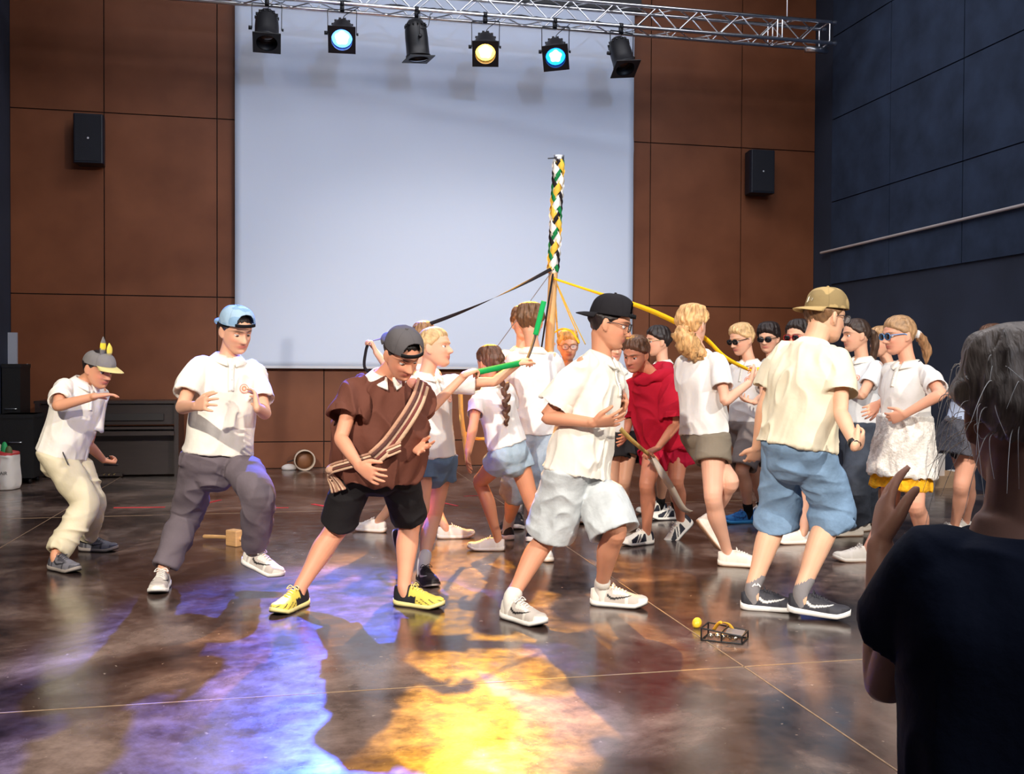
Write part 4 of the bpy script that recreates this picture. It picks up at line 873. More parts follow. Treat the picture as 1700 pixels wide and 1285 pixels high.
WHT, OFF, BLK = s2l(238, 234, 226), s2l(222, 214, 200), s2l(24, 24, 28)
SH_RUN = st_runner(s2l(196, 186, 176), s2l(232, 226, 214), s2l(30, 28, 30), s2l(238, 234, 226), s2l(240, 236, 228), s2l(60, 56, 60))
SH_RUN2 = st_runner(s2l(224, 218, 204), s2l(238, 234, 224), None, s2l(236, 230, 218), s2l(244, 240, 232), s2l(150, 140, 130))
SH_YEL = dict(fn=lambda u, c, s, z, x: s2l(34, 34, 38) if (u < .34 or (u < .5 and z < .055) or (abs(c) < .16 and u < .45)) else (s2l(60, 58, 50) if abs(c) > .3 and (u * 24 + z * 200) % 4 < .8 and z < .05 else s2l(236, 212, 92)), sole=s2l(236, 222, 150), outsole=BLK, laces=s2l(240, 222, 130), high=.012)
SH_GREY = st_runner(s2l(112, 110, 116), s2l(72, 70, 76), s2l(40, 40, 46), s2l(150, 140, 132), s2l(80, 78, 84), BLK)
SH_SWB = st_runner(s2l(58, 58, 66), s2l(46, 46, 54), s2l(236, 234, 230), s2l(240, 238, 234), s2l(60, 60, 66), s2l(235, 232, 226))
SH_WHT = st_runner(s2l(232, 224, 212), s2l(238, 230, 220), None, s2l(238, 230, 218), s2l(240, 234, 226), s2l(190, 150, 120))
SH_PUM = st_stripe(s2l(236, 232, 222), s2l(32, 34, 48), s2l(238, 234, 226), s2l(240, 238, 232))
SH_BLU = st_runner(s2l(44, 120, 190), s2l(30, 96, 170), s2l(18, 50, 110), s2l(58, 150, 214), s2l(40, 110, 180), s2l(60, 150, 210))
SH_DRK = st_runner(s2l(44, 34, 34), s2l(34, 28, 30), s2l(228, 222, 214), s2l(40, 34, 34), s2l(30, 28, 30), s2l(220, 210, 200))
CW = s2l(236, 230, 218); CW2 = s2l(232, 230, 228); DEN = s2l(150, 176, 200); DENL = s2l(196, 206, 212)
CCOL = s2l(240, 236, 226)
# ------------------------------------------------------------------ the people
BR, DK, BL, DB = s2l(92, 62, 44), s2l(38, 28, 26), s2l(206, 164, 112), s2l(150, 112, 76)
SUN = (s2l(14, 14, 16), MLENS, True); CLR = (s2l(40, 40, 46), MGLASS, False)
POLO = dict(col=CW, collar=CCOL, crest=True)
def polo(**k): d = dict(POLO); d.update(k); return d
def ears_logo(o, T, a, b, h, z0):                               # two soft ears standing on the cap
    for sx, H_, wd, ln in ((.8, .105, .021, 0), (-.25, .07, .020, .02)):
        base = A([sx * .035, .035 + ln, z0 + h * .86]); mb = MB()
        pts = [base - A([0, 0, .01]), base + A([0, -.004, H_ * .35]), base + A([0, -.010, H_ * .7]), base + A([0, -.018, H_])]
        mb.tube(T(pts), [(.012, .009), (wd, .010), (wd * .85, .009), (.004, .004)], side=T([[1, 0, 0]])[0] * 1., n=18, k=5)
        V = np.vstack(mb.V); z = (V[:, 2] - V[:, 2].min()) / np.ptp(V[:, 2]); cc = np.tile(A(s2l(118, 114, 112)), (len(V), 1))
        cc[(z > .45) & (z < .72)] = s2l(236, 210, 60)
        if ln: cc[:] = s2l(150, 140, 110); cc[z > .4] = s2l(226, 206, 90)
        me = mkmesh('cap_ear', V, mb.F); setcol(me, cc); link('cap_ear', me, MCLOTH, o)
def front_mark(colr, w_=.02, dx=0., dz=.45):
    def f_(o, T, a, b, h, z0):
        mb = MB(); P = []
        for i in range(9):
            t = 2 * math.pi * i / 8; P.append((dx + w_ * math.cos(t), w_ * math.sin(t)))
        V = []
        for x, z in [(dx, 0)] + P: zz = h * dz + z; u = min(max(zz / h, 0), .98); r = math.cos(math.asin(u ** (1 / .92))) ** .72; V.append((x, b * r * math.sqrt(max(0, 1 - (x / a / r) ** 2)) - .004 + .006, z0 + zz))
        mb.add(T(V), [(0, i, i + 1) for i in range(1, 9)]); mb.obj('cap_badge', MPAINT, o, colr)
    return f_
def ny_logo(o, T, a, b, h, z0):
    mb = MB(); pt = lambda x, z: (x, b * (1 - ((z) / h) ** 2 * .62) * math.sqrt(1 - (x / a) ** 2) + .002, z0 + z)
    for L_ in ([(-.020, .030), (-.020, .062), (-.002, .030), (-.002, .062)], [(-.004, .070), (.008, .050), (.020, .070)], [(.008, .050), (.008, .024)]):
        mb.strip(T([pt(*q) for q in L_]), .005, T([[1, 0, .3]])[0], .002, 1)
    mb.obj('cap_monogram', MPAINT, o, s2l(236, 228, 206))
# 1 boy in the eared cap
f1 = person(dict(id='earcap', hi=True, label='boy in white polo, cream trousers and a grey eared cap, crouching at the far left', H=1.46, yaw=62, yaw_p=70, seed=1.2, skin=s2l(214, 152, 118),
    footR=(84, 944, 58), footL=(133, 914, 80), kneeR=(146, 836), kneeL=(152, 832), pelvis=(104, 752), neck=(140, 636), head=(164, 612, 66, 20, 0, -.02),
    armR=(96, 674, -1, 158, 658, -1, 200, 652, 1, 'd', dict(curl=.25)), armL=(146, 738, 1, 172, 764, 1, 200, 772, 1, 'u', dict(curl=1.3, spread=0.)),
    haircol=DK, hair=dict(t=.010, front=.045), look=(0, -.4), open=.5, shoe=SH_GREY,
    cap=dict(col=s2l(124, 120, 118), brim=s2l(206, 192, 130), tilt=.10, L=.085, h=.080, logo=ears_logo, hole=False),
    top=polo(hem=-.02, loose=1.06, crest=False, sleeve=.72), bottom=dict(name='trousers', col=s2l(216, 204, 172), len=1.96, rad=(.095, .092, .086, .083, .078, .066), fold=.014, loose=1.04)))
o = MB().strip([f1.surf(.0, .5), f1.surf(.0, .5)], .01, f1.ls, .001, 1) if 0 else None
mb = MB(); q = f1.tipL; tag(mb.tube([q - RH * .10, q - RH * .02], [(.011, .006)] * 2, n=10, k=1).obj('black_clip', MBLACK, org=q, mw=Matrix.Translation([float(x) for x in q])), 'small black clip held in the fist of the boy in cream trousers', 'clip')
v = f1.botv; pz = [fl(0, 900)] ; zp = MB()
def stuck(fig_v, pts, lift, toward=None):                       # points laid on a garment as seen from the front
    out = []
    for px, py in pts:
        d = ray(px, py); r = fig_v - CAM; al = r @ d / (d @ d); pr = np.linalg.norm(r - np.outer(al, d), axis=1); m = pr < .02
        al0 = al[m].min() if m.any() else al[np.argmin(pr)]; out.append(CAM + d * (al0 - lift))
    return out
MB().tube(stuck(f1.botv, [(104, 750), (108, 760), (113, 771)], .004), [.0035] * 3, n=8).obj('pocket_zip', MPAINT, f1.bot, s2l(50, 44, 44), org=f1.org)
# 2 boy in the blue cap
f2 = person(dict(id='bluecap', hi=True, label='boy in blue backward cap, white polo and grey sweatpants stepping to the right', H=1.55, yaw=30, seed=2.2,
    footR=(274, 970, 10), footL=(404, 934, 62, 5.2, 14), kneeR=(312, 852), kneeL=(430, 822), pelvis=(362, 758), neck=(378, 596), head=(392, 549, 46, 20, 4, -.03),
    armR=(302, 676, -1, 326, 674, -1, 356, 664, -1, 'r', dict(curl=.3, spread=.25)), armL=(440, 686, -1, 426, 676, -1, 424, 640, 1, 'l', dict(curl=.45, spread=.2)),
    haircol=DK, hair=dict(t=.011, back=-.075), look=(.1, -.5), open=.42, shoe=SH_RUN,
    cap=dict(col=s2l(134, 168, 200), col2=s2l(160, 188, 212), back=True, tilt=.10, strap=s2l(20, 20, 24), h=.094),
    top=polo(hem=.03, loose=1.10, sleeve=.70, sr=.060, fold=.013), bottom=dict(name='sweatpants', col=s2l(108, 98, 104), len=1.95, rad=(.096, .090, .082, .078, .076, .064), fold=.013)))
# 3 boy in the brown tunic
f3 = person(dict(id='tunic', hi=True, label='boy in brown tunic with striped sash, dark grey backward cap and yellow shoes', H=1.53, yaw=28, yaw_p=20, seed=3.1, fat=1.08,
    footR=(508, 1003, -22), footL=(656, 1003, 66), kneeR=(558, 878), kneeL=(680, 866), pelvis=(628, 768), neck=(640, 626), lean=-.10, head=(668, 588, 38, 36, 8, -.10), legf=1.1,
    armR=(566, 728, -1, 597, 775, -1, 638, 800, -1, 'ra', dict(curl=.3, spread=.2)), armL=(696, 712, 1, 688, 742, -1, 716, 750, -1, 'ul', dict(curl=.2, spread=.35)),
    haircol=DK, hair=dict(t=.008, back=-.06), look=(.1, -.6), open=.35, shoe=SH_YEL, skin=s2l(228, 160, 128),
    cap=dict(col=s2l(92, 88, 90), back=True, tilt=.12, strap=s2l(24, 24, 26), L=.06, h=.094),
    bottom=dict(name='shorts', col=s2l(34, 32, 34), len=.92, rad=(.098, .095, .092, .092), fold=.007),
    top=dict(name='brown_tunic', col=s2l(104, 62, 50), hem=-.16, hemr=(.175, .135), waist=(.200, .145), loose=1.06, sleeve=.62, sr=.082, fold=.024, ffr=(9, 9, 3.2), drag=-.5, collar=CCOL, placket=False)))
# white polo yoke showing in the tunic's neckline, and the sash
N_, S_ = f3.N, f3.s
def sash():
    Ls = np.linalg.norm(f3.N - f3.P); pts = []; 
    pts = cr(A(stuck(f3.topv, [(702, 636), (694, 662), (680, 688), (664, 712), (646, 736), (630, 752), (616, 764)], .016)), 2)[:12]
    m = MB(); MS = pmat('striped_sash', attr=True, rough=.9, bump=.5, bscale=60)
    root = None; cols = []
    for k_ in range(5):
        off = (k_ - 2) * .016; tint = [s2l(206, 170, 140), s2l(120, 60, 54), s2l(224, 190, 160), s2l(90, 56, 50), s2l(196, 150, 122)][k_]
        d = nrm(A(pts[-1]) - A(pts[0])); w_ = nrm(np.cross(d, f3.fs)); n0 = m.n
        m.tube([p + w_ * off + f3.fs * .004 * math.cos(k_ * 2.) for p in pts], [(.010, .006)] * 12, side=w_, n=10, k=4); cols += [tint] * (m.n - n0)
    for dst in ([(664, 742), (640, 752), (600, 764), (556, 776), (545, 782)], [(548, 780), (552, 790), (562, 802), (568, 812)], [(546, 782), (547, 794), (553, 806), (556, 816)]):
        P_ = stuck(f3.topv if dst[0][0] > 600 else np.vstack([f3.topv, f3.botv]), dst, .012)
        for k_ in range(4):
            tint = [s2l(206, 170, 140), s2l(110, 64, 54), s2l(224, 190, 160), s2l(186, 140, 116)][k_]; n0 = m.n
            m.tube([p + ZU * (k_ - 1.5) * (.013 if dst[0][0] > 600 else .002) + RH * (0 if dst[0][0] > 600 else (k_ - 1.5) * .008 * i / 3) for i, p in enumerate(P_)], [(.008, .006)] * len(P_), n=8, k=4); cols += [tint] * (m.n - n0)
    m.ell(stuck(f3.topv, [(548, 780)], .02)[0], (.022, .02, .02), n=12, m=8); cols += [s2l(190, 150, 124)] * (m.n - len(cols))
    m.obj('sash', MS, f3.root, cols, org=f3.org)
sash()
mb = MB(); rr = [f3.surf(x, t, .004) for x, t in ((-.09, .93), (-.06, .86), (-.02, .80), (.03, .80), (.07, .88))]
mb.tube([f3.wr['L'] - nrm(f3.wr['L'] - f3.el['L']) * .018, f3.wr['L']], [.025, .025], n=18, k=1, e0='flat', e1='flat').obj('wristband', MCLOTH, f3.root, s2l(24, 24, 26), org=f3.org)
# 4 blonde girl pulling the green ribbon
f4 = person(dict(id='blonde', hi=True, label='blonde girl in white polo and denim shorts reaching right with a green ribbon', H=1.46, yaw=50, seed=4.4,
    footR=(654, 880, 60, 5.75, 72), footL=(698, 962, 22), kneeR=(699, 846), kneeL=(720, 858), pelvis=(717, 762), neck=(708, 625), head=(722, 578, 74, -6, -4, 0),
    armR=(716, 678, -1, 772, 622, 1, 800, 608, 1, 'd', dict(curl=.9, spread=0)), armL=(820, 634, 1, 860, 604, 1, 884, 590, 1, 'd', dict(curl=.9, spread=0)), armf=.9, legf=.92,
    haircol=s2l(204, 170, 122), hair=dict(t=.009, front=.052, back=-.055, mess=.003), look=(0, 0), iris=s2l(80, 100, 110), shoe=SH_DRK, sock=(s2l(206, 200, 196), .07),
    top=polo(hem=.02, loose=1.0, sleeve=.62, col=CW2), bottom=dict(name='denim_shorts', col=s2l(96, 122, 150), len=.36, rad=(.096, .098, .098, .098), mat=MDENIM)))
lock(f4.root, [f4.c0 + f4.R @ A([0, -.095, .03]), f4.c0 + f4.R @ A([-.0, -.135, .02]), f4.c0 + f4.R @ A([0, -.15, -.06]), f4.c0 + f4.R @ A([.0, -.13, -.15])], [.022, .028, .026, .012], s2l(196, 160, 112), org=f4.org)
# 5 person behind holding the black ribbon up
f5 = person(dict(id='behindL', label='person in white top behind the blonde girl, holding a black ribbon up at arm height', H=1.46, yaw=168, seed=5.3,
    footL=(640, 884, -110), footR=(726, 894, 100), kneeL=(672, 820), kneeR=(712, 825), pelvis=(694, 740), neck=(692, 612), head=(704, 562, 172, 0, 0, 0), haircol=DB, eyes=False,
    armL=(652, 622, -1, 624, 584, 1, 610, 552, 1, 'l', dict(curl=1.1, spread=0)), armR=(735, 670, 1, 728, 720, 1, 726, 745, 1, 'l', {}),
    hair=dict(t=.012, back=-.06), shoe=SH_WHT, top=polo(col=CW2, sleeve=.7), bottom=dict(name='shorts', col=s2l(120, 134, 150), len=.5, rad=(.1, .1, .1, .1))))
# 6 small girl with plait
f6 = person(dict(id='plait', hi=True, label='small girl with a brown plait, white shirt and pale denim shorts, running left', H=1.36, yaw=-138, yaw_p=-120, seed=6.4, skin=s2l(206, 142, 108),
    footL=(838, 914, -92), footR=(913, 934, -165), kneeL=(797, 800), kneeR=(884, 838), pelvis=(846, 752), neck=(815, 644), head=(813, 604, -142, 8, 0, 0),
    armL=(786, 706, -1, 777, 752, -1, 774, 786, -1, 'r', dict(curl=.35, spread=.2)), armR=(850, 692, 1, 846, 725, 1, 842, 745, 1, 'l', {}), eyes=False,
    haircol=BR, hair=dict(t=.012, back=-.07), shoe=SH_WHT, legf=1.0, top=polo(col=CW2, hem=.12, sleeve=.6, drag=.8), bottom=dict(name='denim_shorts', col=s2l(160, 180, 196), len=.34, rad=(.092, .098, .10, .10), mat=MDENIM, waist=.25, fold=.006)))
c = f6.c0; lock(f6.root, [c + f6.R @ A([0, -.095, -.02]), c + RH * .075 - FH * .07 - ZU * .08, c + RH * .10 - FH * .11 - ZU * .18, c + RH * .105 - FH * .13 - ZU * .28, c + RH * .105 - FH * .13 - ZU * .36], [.021], BR, 'plait', .004, f6.org, True)
# 7 boy with back turned in long denim shorts, 8 person hidden behind him
f7 = person(dict(id='jeansback', label='boy with his back turned, white shirt and long baggy denim shorts, beside the pole', H=1.60, yaw=172, seed=7.7,
    footL=(848, 897, -160), footR=(880, 900, 165), kneeL=(856, 812), kneeR=(890, 808), pelvis=(884, 728), neck=(885, 585), head=(881, 535, 170, 4, 0, 0),
    armL=(845, 645, 1, 858, 600, 1, 866, 585, 1, 'r', {}), armR=(936, 648, 1, 918, 610, 1, 912, 590, 1, 'l', {}), eyes=False, haircol=s2l(112, 80, 54),
    hair=dict(t=.020, mess=.012, back=-.06), shoe=SH_SWB, sock=(s2l(230, 226, 222), .13), top=polo(col=CW2, sleeve=.7, loose=1.04), bottom=dict(name='denim_shorts', col=s2l(150, 162, 174), len=1.1, rad=(.09, .09, .092, .094, .096, .098), mat=MDENIM, fold=.009)))
f8 = person(dict(id='behindjeans', label='person in white mostly hidden behind the boy in baggy denim shorts, hand on the pole', H=1.62, yaw=5, seed=8.7,
    footR=(862, 871, -4), footL=(882, 871, 20), kneeR=(862, 793), kneeL=(880, 793), pelvis=(868, 718), neck=(868, 582), head=(869, 537, 8, 4, 0, 0),
    armL=(912, 630, 1, 912, 588, -1, 908, 562, -1, 'r', dict(curl=.8)), armR=(832, 640, 1, 850, 690, 1, 855, 715, 1, 'a', {}), haircol=s2l(122, 86, 58),
    hair=dict(t=.018, mess=.012), shoe=SH_SWB, sock=(s2l(230, 226, 222), .13), top=polo(col=CW2), bottom=dict(name='shorts', col=s2l(150, 150, 158), len=.8, rad=(.1, .1, .1, .1))))
# 9 boy in the black cap
f9 = person(dict(id='blackcap', hi=True, label='boy in black backward cap, glasses, white polo and pale denim shorts, front centre', H=1.57, yaw=58, yaw_p=66, seed=4.7, skin=s2l(216, 152, 120),
    footR=(835, 1024, 44), footL=(981, 1004, 76), kneeR=(914, 884), kneeL=(1022, 880), pelvis=(960, 764), neck=(998, 596), head=(1013, 538, 78, 14, 0, -.02),
    armR=(908, 692, -1, 986, 702, -1, 1048, 694, 1, 'ua', dict(curl=.2, spread=.35)), armL=(1012, 694, 1, 1030, 690, -1, 1050, 642, -1, 'l', dict(curl=.9, spread=.1, thumb=.2)),
    haircol=DK, hair=dict(t=.010, back=-.07), look=(0, -.3), open=.5, shoe=SH_RUN, glasses=CLR, sock=(s2l(226, 220, 210), .03),
    cap=dict(col=s2l(30, 28, 32), back=True, tilt=.10, strap=s2l(24, 24, 26), L=.066, h=.104),
    top=polo(hem=-.13, loose=1.12, sleeve=.80, sr=.068, fold=.016, hemr=(.165, .135)), bottom=dict(name='denim_shorts', col=s2l(200, 206, 208), len=1.04, rad=(.112, .112, .115, .118), mat=MDENIM, fold=.010, loose=1.0, waist=.04)))
# 10 face with glasses behind the ribbons
f10 = person(dict(id='glassface', label='smiling fair haired person with round glasses behind the ribbons at the pole', H=1.44, yaw=0, seed=10.1, Z=7.6,
    footR=(930, 863, -5), footL=(958, 863, 5), kneeR=(930, 795), kneeL=(956, 795), pelvis=(944, 712), neck=(942, 612), head=(943, 574, 4, 8, 0, -.02),
    armR=(915, 655, 1, 920, 615, -1, 918, 598, -1, 'l', dict(curl=1.)), armL=(972, 660, 1, 962, 625, -1, 958, 608, -1, 'r', dict(curl=1.)), haircol=s2l(196, 150, 84),
    hair=dict(t=.016, back=-.09, front=.05), look=(0, -.1), shoe=SH_WHT, glasses=(s2l(120, 60, 50), MGLASS, False), top=polo(col=CW2), bottom=dict(name='shorts', col=s2l(60, 70, 90), len=.7, rad=(.1, .1, .1, .1))))
# 11 girl in red
f11 = person(dict(id='red', hi=True, label='girl in a loose crimson dress bending forward and holding a pale ribbon', H=1.50, yaw=-42, seed=11.3, skin=s2l(198, 132, 104),
    footR=(1083, 902, -58), footL=(1150, 868, -70, 6.75, 40), kneeR=(1074, 804), kneeL=(1122, 800), pelvis=(1108, 730), neck=(1080, 622), lean=-.12, head=(1055, 588, -38, 20, -6, -.10),
    armL=(1121, 706, -1, 1092, 744, -1, 1064, 756, -1, 'd', dict(curl=1., spread=0)), armR=(1046, 690, 1, 1040, 720, -1, 1030, 735, -1, 'l', {}),
    haircol=BR, hair=dict(t=.013, front=.05, back=-.07, mess=.008), look=(-.1, -.3), open=.5, shoe=SH_PUM,
    top=dict(name='red_dress_top', col=s2l(168, 18, 44), hem=-.02, hemr=(.20, .16), waist=(.19, .155), loose=1.06, sleeve=.84, sr=.088, fold=.022, ffr=(8, 8, 3)),
    bottom=dict(name='red_shorts', col=s2l(160, 18, 50), len=.34, rad=(.105, .11, .112, .115)), skirt=[('dress_skirt', s2l(176, 22, 56), .12, .42, .185, .225, MCLOTH)]))
mb = MB(); mb.tube([f11.N - f11.ls * .12 + f11.fs * .01, f11.N - f11.ls * .05 + f11.fs * .075, f11.N + f11.ls * .05 + f11.fs * .07, f11.N + f11.ls * .13 + f11.fs * .0, f11.N + f11.ls * .08 - f11.fs * .085, f11.N - f11.ls * .06 - f11.fs * .085, f11.N - f11.ls * .12 + f11.fs * .01], [.030, .036, .034, .038, .042, .036, .030], n=24, k=6)
c = f11.c0; lock(f11.root, [c + f11.R @ A([0, -.09, -.0]), c + f11.R @ A([0, -.12, -.03]), c + f11.R @ A([0, -.13, -.07])], [.026, .034, .02], BR, 'hair_knot', .014, f11.org)
me = mb.mesh('draped_hood'); folds(me, .02, (14, 14, 14)); putv(me, getv(me) - f11.org); setcol(me, A(s2l(172, 20, 46))); link('draped_hood', me, MCLOTH, f11.root)
# 12 boy behind with glasses, 13 someone in dark skirt behind
f12 = person(dict(id='backglasses', label='dark haired boy with pale framed glasses behind the girl in red', H=1.50, yaw=-75, seed=12.1, Z=7.65,
    footL=(1133, 862, -80), footR=(1106, 852, -72), kneeL=(1112, 780), kneeR=(1098, 780), pelvis=(1104, 700), neck=(1100, 604), head=(1092, 567, -80, 2, 0, 0),
    armL=(1112, 655, -1, 1094, 678, -1, 1078, 684, -1, 'a', {}), armR=(1094, 655, 1, 1082, 675, 1, 1072, 684, 1, 'c', {}), haircol=DK,
    hair=dict(t=.016, front=.05), shoe=SH_PUM, glasses=(s2l(214, 196, 150), MGLASS, False), sock=(s2l(30, 28, 30), .05), top=polo(col=CW2), bottom=dict(name='shorts', col=s2l(60, 56, 66), len=.8, rad=(.1, .1, .1, .1))))
f13 = person(dict(id='darkskirt', label='person in black shorts mostly hidden between the black capped boy and the girl in red', H=1.44, yaw=20, seed=13.1, Z=7.1,
    footR=(1012, 872, 5), footL=(1032, 872, 15), kneeR=(1016, 800), kneeL=(1036, 800), pelvis=(1030, 722), neck=(1022, 616), head=(1016, 576, 20, 8, 0, 0),
    armR=(1004, 665, 1, 1008, 700, -1, 1012, 720, -1, 'a', {}), armL=(1052, 668, 1, 1050, 700, -1, 1046, 720, -1, 'a', {}), haircol=BR,
    hair=dict(t=.014), shoe=SH_WHT, top=polo(col=CW2), bottom=dict(name='shorts', col=s2l(44, 42, 44), len=.5, rad=(.13, .14, .14, .15))))
# 14 girl with fair ponytail
f14 = person(dict(id='ponytail', hi=True, label='girl seen from behind with a frizzy fair ponytail, white shirt and olive shorts', H=1.54, yaw=128, yaw_p=112, seed=14.2, skin=s2l(232, 178, 152),
    footR=(1192, 938, 76), footL=(1156, 866, 100, 5.95, 52), kneeR=(1184, 826), kneeL=(1212, 800), pelvis=(1170, 722), neck=(1160, 588), head=(1150, 540, 138, 2, 0, 0),
    armR=(1204, 666, -1, 1244, 636, 1, 1264, 608, 1, 'l', dict(curl=1.1, spread=0)), armL=(1140, 664, 1, 1165, 650, 1, 1180, 645, 1, 'u', {}), eyes=False, armf=.92,
    haircol=s2l(212, 166, 112), hair=dict(t=.017, mess=.012, back=-.065), shoe=SH_WHT, top=polo(col=CW2, hem=.02, sleeve=.66, loose=1.05, crest=False), bottom=dict(name='olive_shorts', col=s2l(128, 118, 104), len=.44, rad=(.098, .100, .102, .104))))
c = f14.c0; hd = f14.R @ A([0, -.10, -.03]); lock(f14.root, [c + hd * .9, c + hd * 1.15 - ZU * .02, c + hd * 1.3 + RH * .03 - ZU * .07, c + hd * 1.2 + RH * .08 - ZU * .13, c + hd * 1.1 + RH * .13 - ZU * .17], [.028, .05, .062, .052, .02], s2l(206, 160, 106), mess=.022, org=f14.org)
MB().tube([c + hd * 1.02 - ZU * .0 + RH * .0, c + hd * 1.08 - ZU * .008], [.033, .034], n=16, k=1, e0='flat', e1='flat').obj('hair_tie', MCLOTH, f14.root, s2l(200, 150, 110), org=f14.org)
# 15-17 boys in sunglasses
f15 = person(dict(id='sunblond', label='blond boy in black sunglasses and grey shorts with blue trainers', H=1.50, yaw=-52, yaw_p=-60, seed=15.2, vox=.005,
    footL=(1253, 868, -82), footR=(1276, 864, -70), kneeL=(1232, 780), kneeR=(1250, 778), pelvis=(1240, 706), neck=(1244, 602), head=(1231, 564, -62, 14, 0, 0),
    armL=(1268, 658, -1, 1252, 668, -1, 1226, 662, 1, 'u', dict(curl=.6)), armR=(1224, 656, 1, 1236, 650, -1, 1250, 645, -1, 'c', dict(curl=.8)), haircol=s2l(210, 172, 122), brow=s2l(170, 130, 90),
    hair=dict(t=.012, top=.006), shoe=SH_BLU, glasses=SUN, sock=(s2l(22, 22, 26), .06), top=polo(col=CW2, sleeve=.7), bottom=dict(name='grey_shorts', col=s2l(132, 122, 118), len=.95, rad=(.1, .1, .1, .1))))
f16 = person(dict(id='sundark', label='dark haired boy in black sunglasses behind the blond boy', H=1.48, yaw=-30, seed=16.2, Z=7.95, vox=.005,
    footR=(1268, 850, -30), footL=(1300, 850, -20), kneeR=(1270, 775), kneeL=(1294, 775), pelvis=(1284, 700), neck=(1282, 600), head=(1276, 562, -36, 8, 0, 0),
    armR=(1256, 650, 1, 1268, 665, -1, 1280, 660, -1, 'a', {}), armL=(1308, 650, 1, 1298, 668, -1, 1284, 662, -1, 'a', {}), haircol=DK,
    hair=dict(t=.018, top=.008, front=.048), shoe=SH_WHT, glasses=SUN, top=polo(col=CW2), bottom=dict(name='shorts', col=s2l(50, 60, 90), len=.9, rad=(.1, .1, .1, .1))))
f17 = person(dict(id='sunred', label='person in red rimmed sunglasses and light blue top behind the tan capped boy', H=1.50, yaw=-58, seed=17.2, Z=6.75, vox=.005,
    footL=(1346, 902, -82), footR=(1344, 884, -74), kneeL=(1334, 806), kneeR=(1322, 800), pelvis=(1346, 724), neck=(1338, 606), head=(1326, 560, -48, 4, 0, 0),
    armL=(1366, 668, -1, 1350, 712, -1, 1338, 730, -1, 'a', {}), armR=(1322, 665, 1, 1312, 700, 1, 1306, 720, 1, 'a', {}), haircol=DK,
    hair=dict(t=.015), shoe=SH_WHT, glasses=(s2l(196, 40, 40), MLENS, True), top=polo(col=s2l(176, 202, 236), crest=False), bottom=dict(name='blue_shorts', col=s2l(52, 92, 190), len=1.0, rad=(.1, .105, .105, .108))))
# 18 boy in the tan cap
f18 = person(dict(id='tancap', hi=True, label='boy in tan camouflage cap worn backward, cream polo and blue denim shorts, seen from behind', H=1.58, yaw=136, yaw_p=116, seed=5.1, fat=1.1, legf=1.12, skin=s2l(236, 184, 152),
    footL=(1230, 1010, 78), footR=(1308, 1014, 68, 4.62, 3), kneeL=(1294, 852), kneeR=(1386, 846), pelvis=(1322, 738), neck=(1350, 574), head=(1371, 527, 112, 6, 0, .02), nr=.056,
    armR=(1396, 686, -1, 1420, 740, -1, 1442, 724, 1, 'l', dict(curl=.5, spread=.2)), armL=(1268, 676, 1, 1256, 744, 1, 1246, 778, 1, 'a', dict(curl=.4)),
    haircol=s2l(120, 88, 60), hair=dict(t=.008, back=-.06), look=(0, 0), shoe=SH_SWB, glasses=CLR, sock=(s2l(138, 134, 136), .075),
    cap=dict(col=s2l(178, 152, 104), col2=s2l(142, 122, 84), back=True, tilt=.06, hole=False, L=.078, h=.104, logo=ny_logo),
    top=polo(hem=-.02, loose=1.12, sleeve=.66, sr=.064, fold=.015, crest=False, col=s2l(232, 222, 196)), bottom=dict(name='denim_shorts', col=s2l(128, 158, 190), len=1.08, rad=(.104, .100, .100, .103, .106, .108), mat=MDENIM, fold=.010, loose=1.02, waist=.04)))
W_ = f18.wr['R']; d_ = nrm(W_ - f18.el['R']); MB().tube([W_ - d_ * .028, W_ - d_ * .004], [(.027, .024)] * 2, n=20, k=1, e0='flat', e1='flat').obj('watch_strap', MBLACK, f18.root, org=f18.org)
MB().ell(W_ - d_ * .016 - FH * .024, (.016, .006, .016)).obj('watch_face', MLENS, f18.root, org=f18.org)
def kappa():                                                    # small mark on the grey sock
    An = f18.feet['L'][3]; K = f18.kn['L']; d = nrm(K - An); c = An + d * .03 - FH * .040 ; mb = MB()
    for sx in (-1, 1):
        mb.ell(c + RH * sx * .007 + ZU * .010, (.0035, .002, .0035), n=8, m=6); mb.strip([c + RH * sx * .002, c + RH * sx * .010 + ZU * .006, c + RH * sx * .020 - ZU * .006], .007, ZU, .001, 3)
    mb.obj('sock_logo', MPAINT, f18.root, s2l(240, 240, 240), org=f18.org)
kappa()
# 19 girl in dark jeans, 20 person between, 21 girl with the apron, 22 person at the right
f19 = person(dict(id='darkpony', label='girl with dark ponytail, white polo and wide dark jeans, in profile facing left', H=1.54, yaw=-66, yaw_p=-75, seed=19.2, vox=.005,
    footL=(1431, 889, -82), footR=(1442, 880, -60), kneeL=(1418, 800), kneeR=(1432, 795), pelvis=(1425, 708), neck=(1431, 598), head=(1421, 557, -86, 2, 0, 0),
    armL=(1432, 656, -1, 1404, 652, 1, 1392, 634, 1, 'a', dict(curl=.7)), armR=(1414, 660, 1, 1402, 645, -1, 1396, 625, -1, 'c', dict(curl=.7)), haircol=s2l(58, 42, 34),
    hair=dict(t=.008, mess=.003, back=-.055), look=(0, -.1), shoe=SH_WHT, top=polo(col=s2l(224, 226, 228)), bottom=dict(name='dark_jeans', col=s2l(62, 68, 80), len=1.9, rad=(.10, .10, .10, .102, .104, .104), mat=MDENIM, var=.5)))
c = f19.c0; lock(f19.root, [c + f19.R @ A([0, -.09, .02]), c + f19.R @ A([0, -.125, .01]), c + f19.R @ A([.01, -.14, -.06]), c + f19.R @ A([.02, -.13, -.15]), c + f19.R @ A([.02, -.12, -.22])], [.02, .026, .028, .024, .008], s2l(74, 54, 42), org=f19.org)
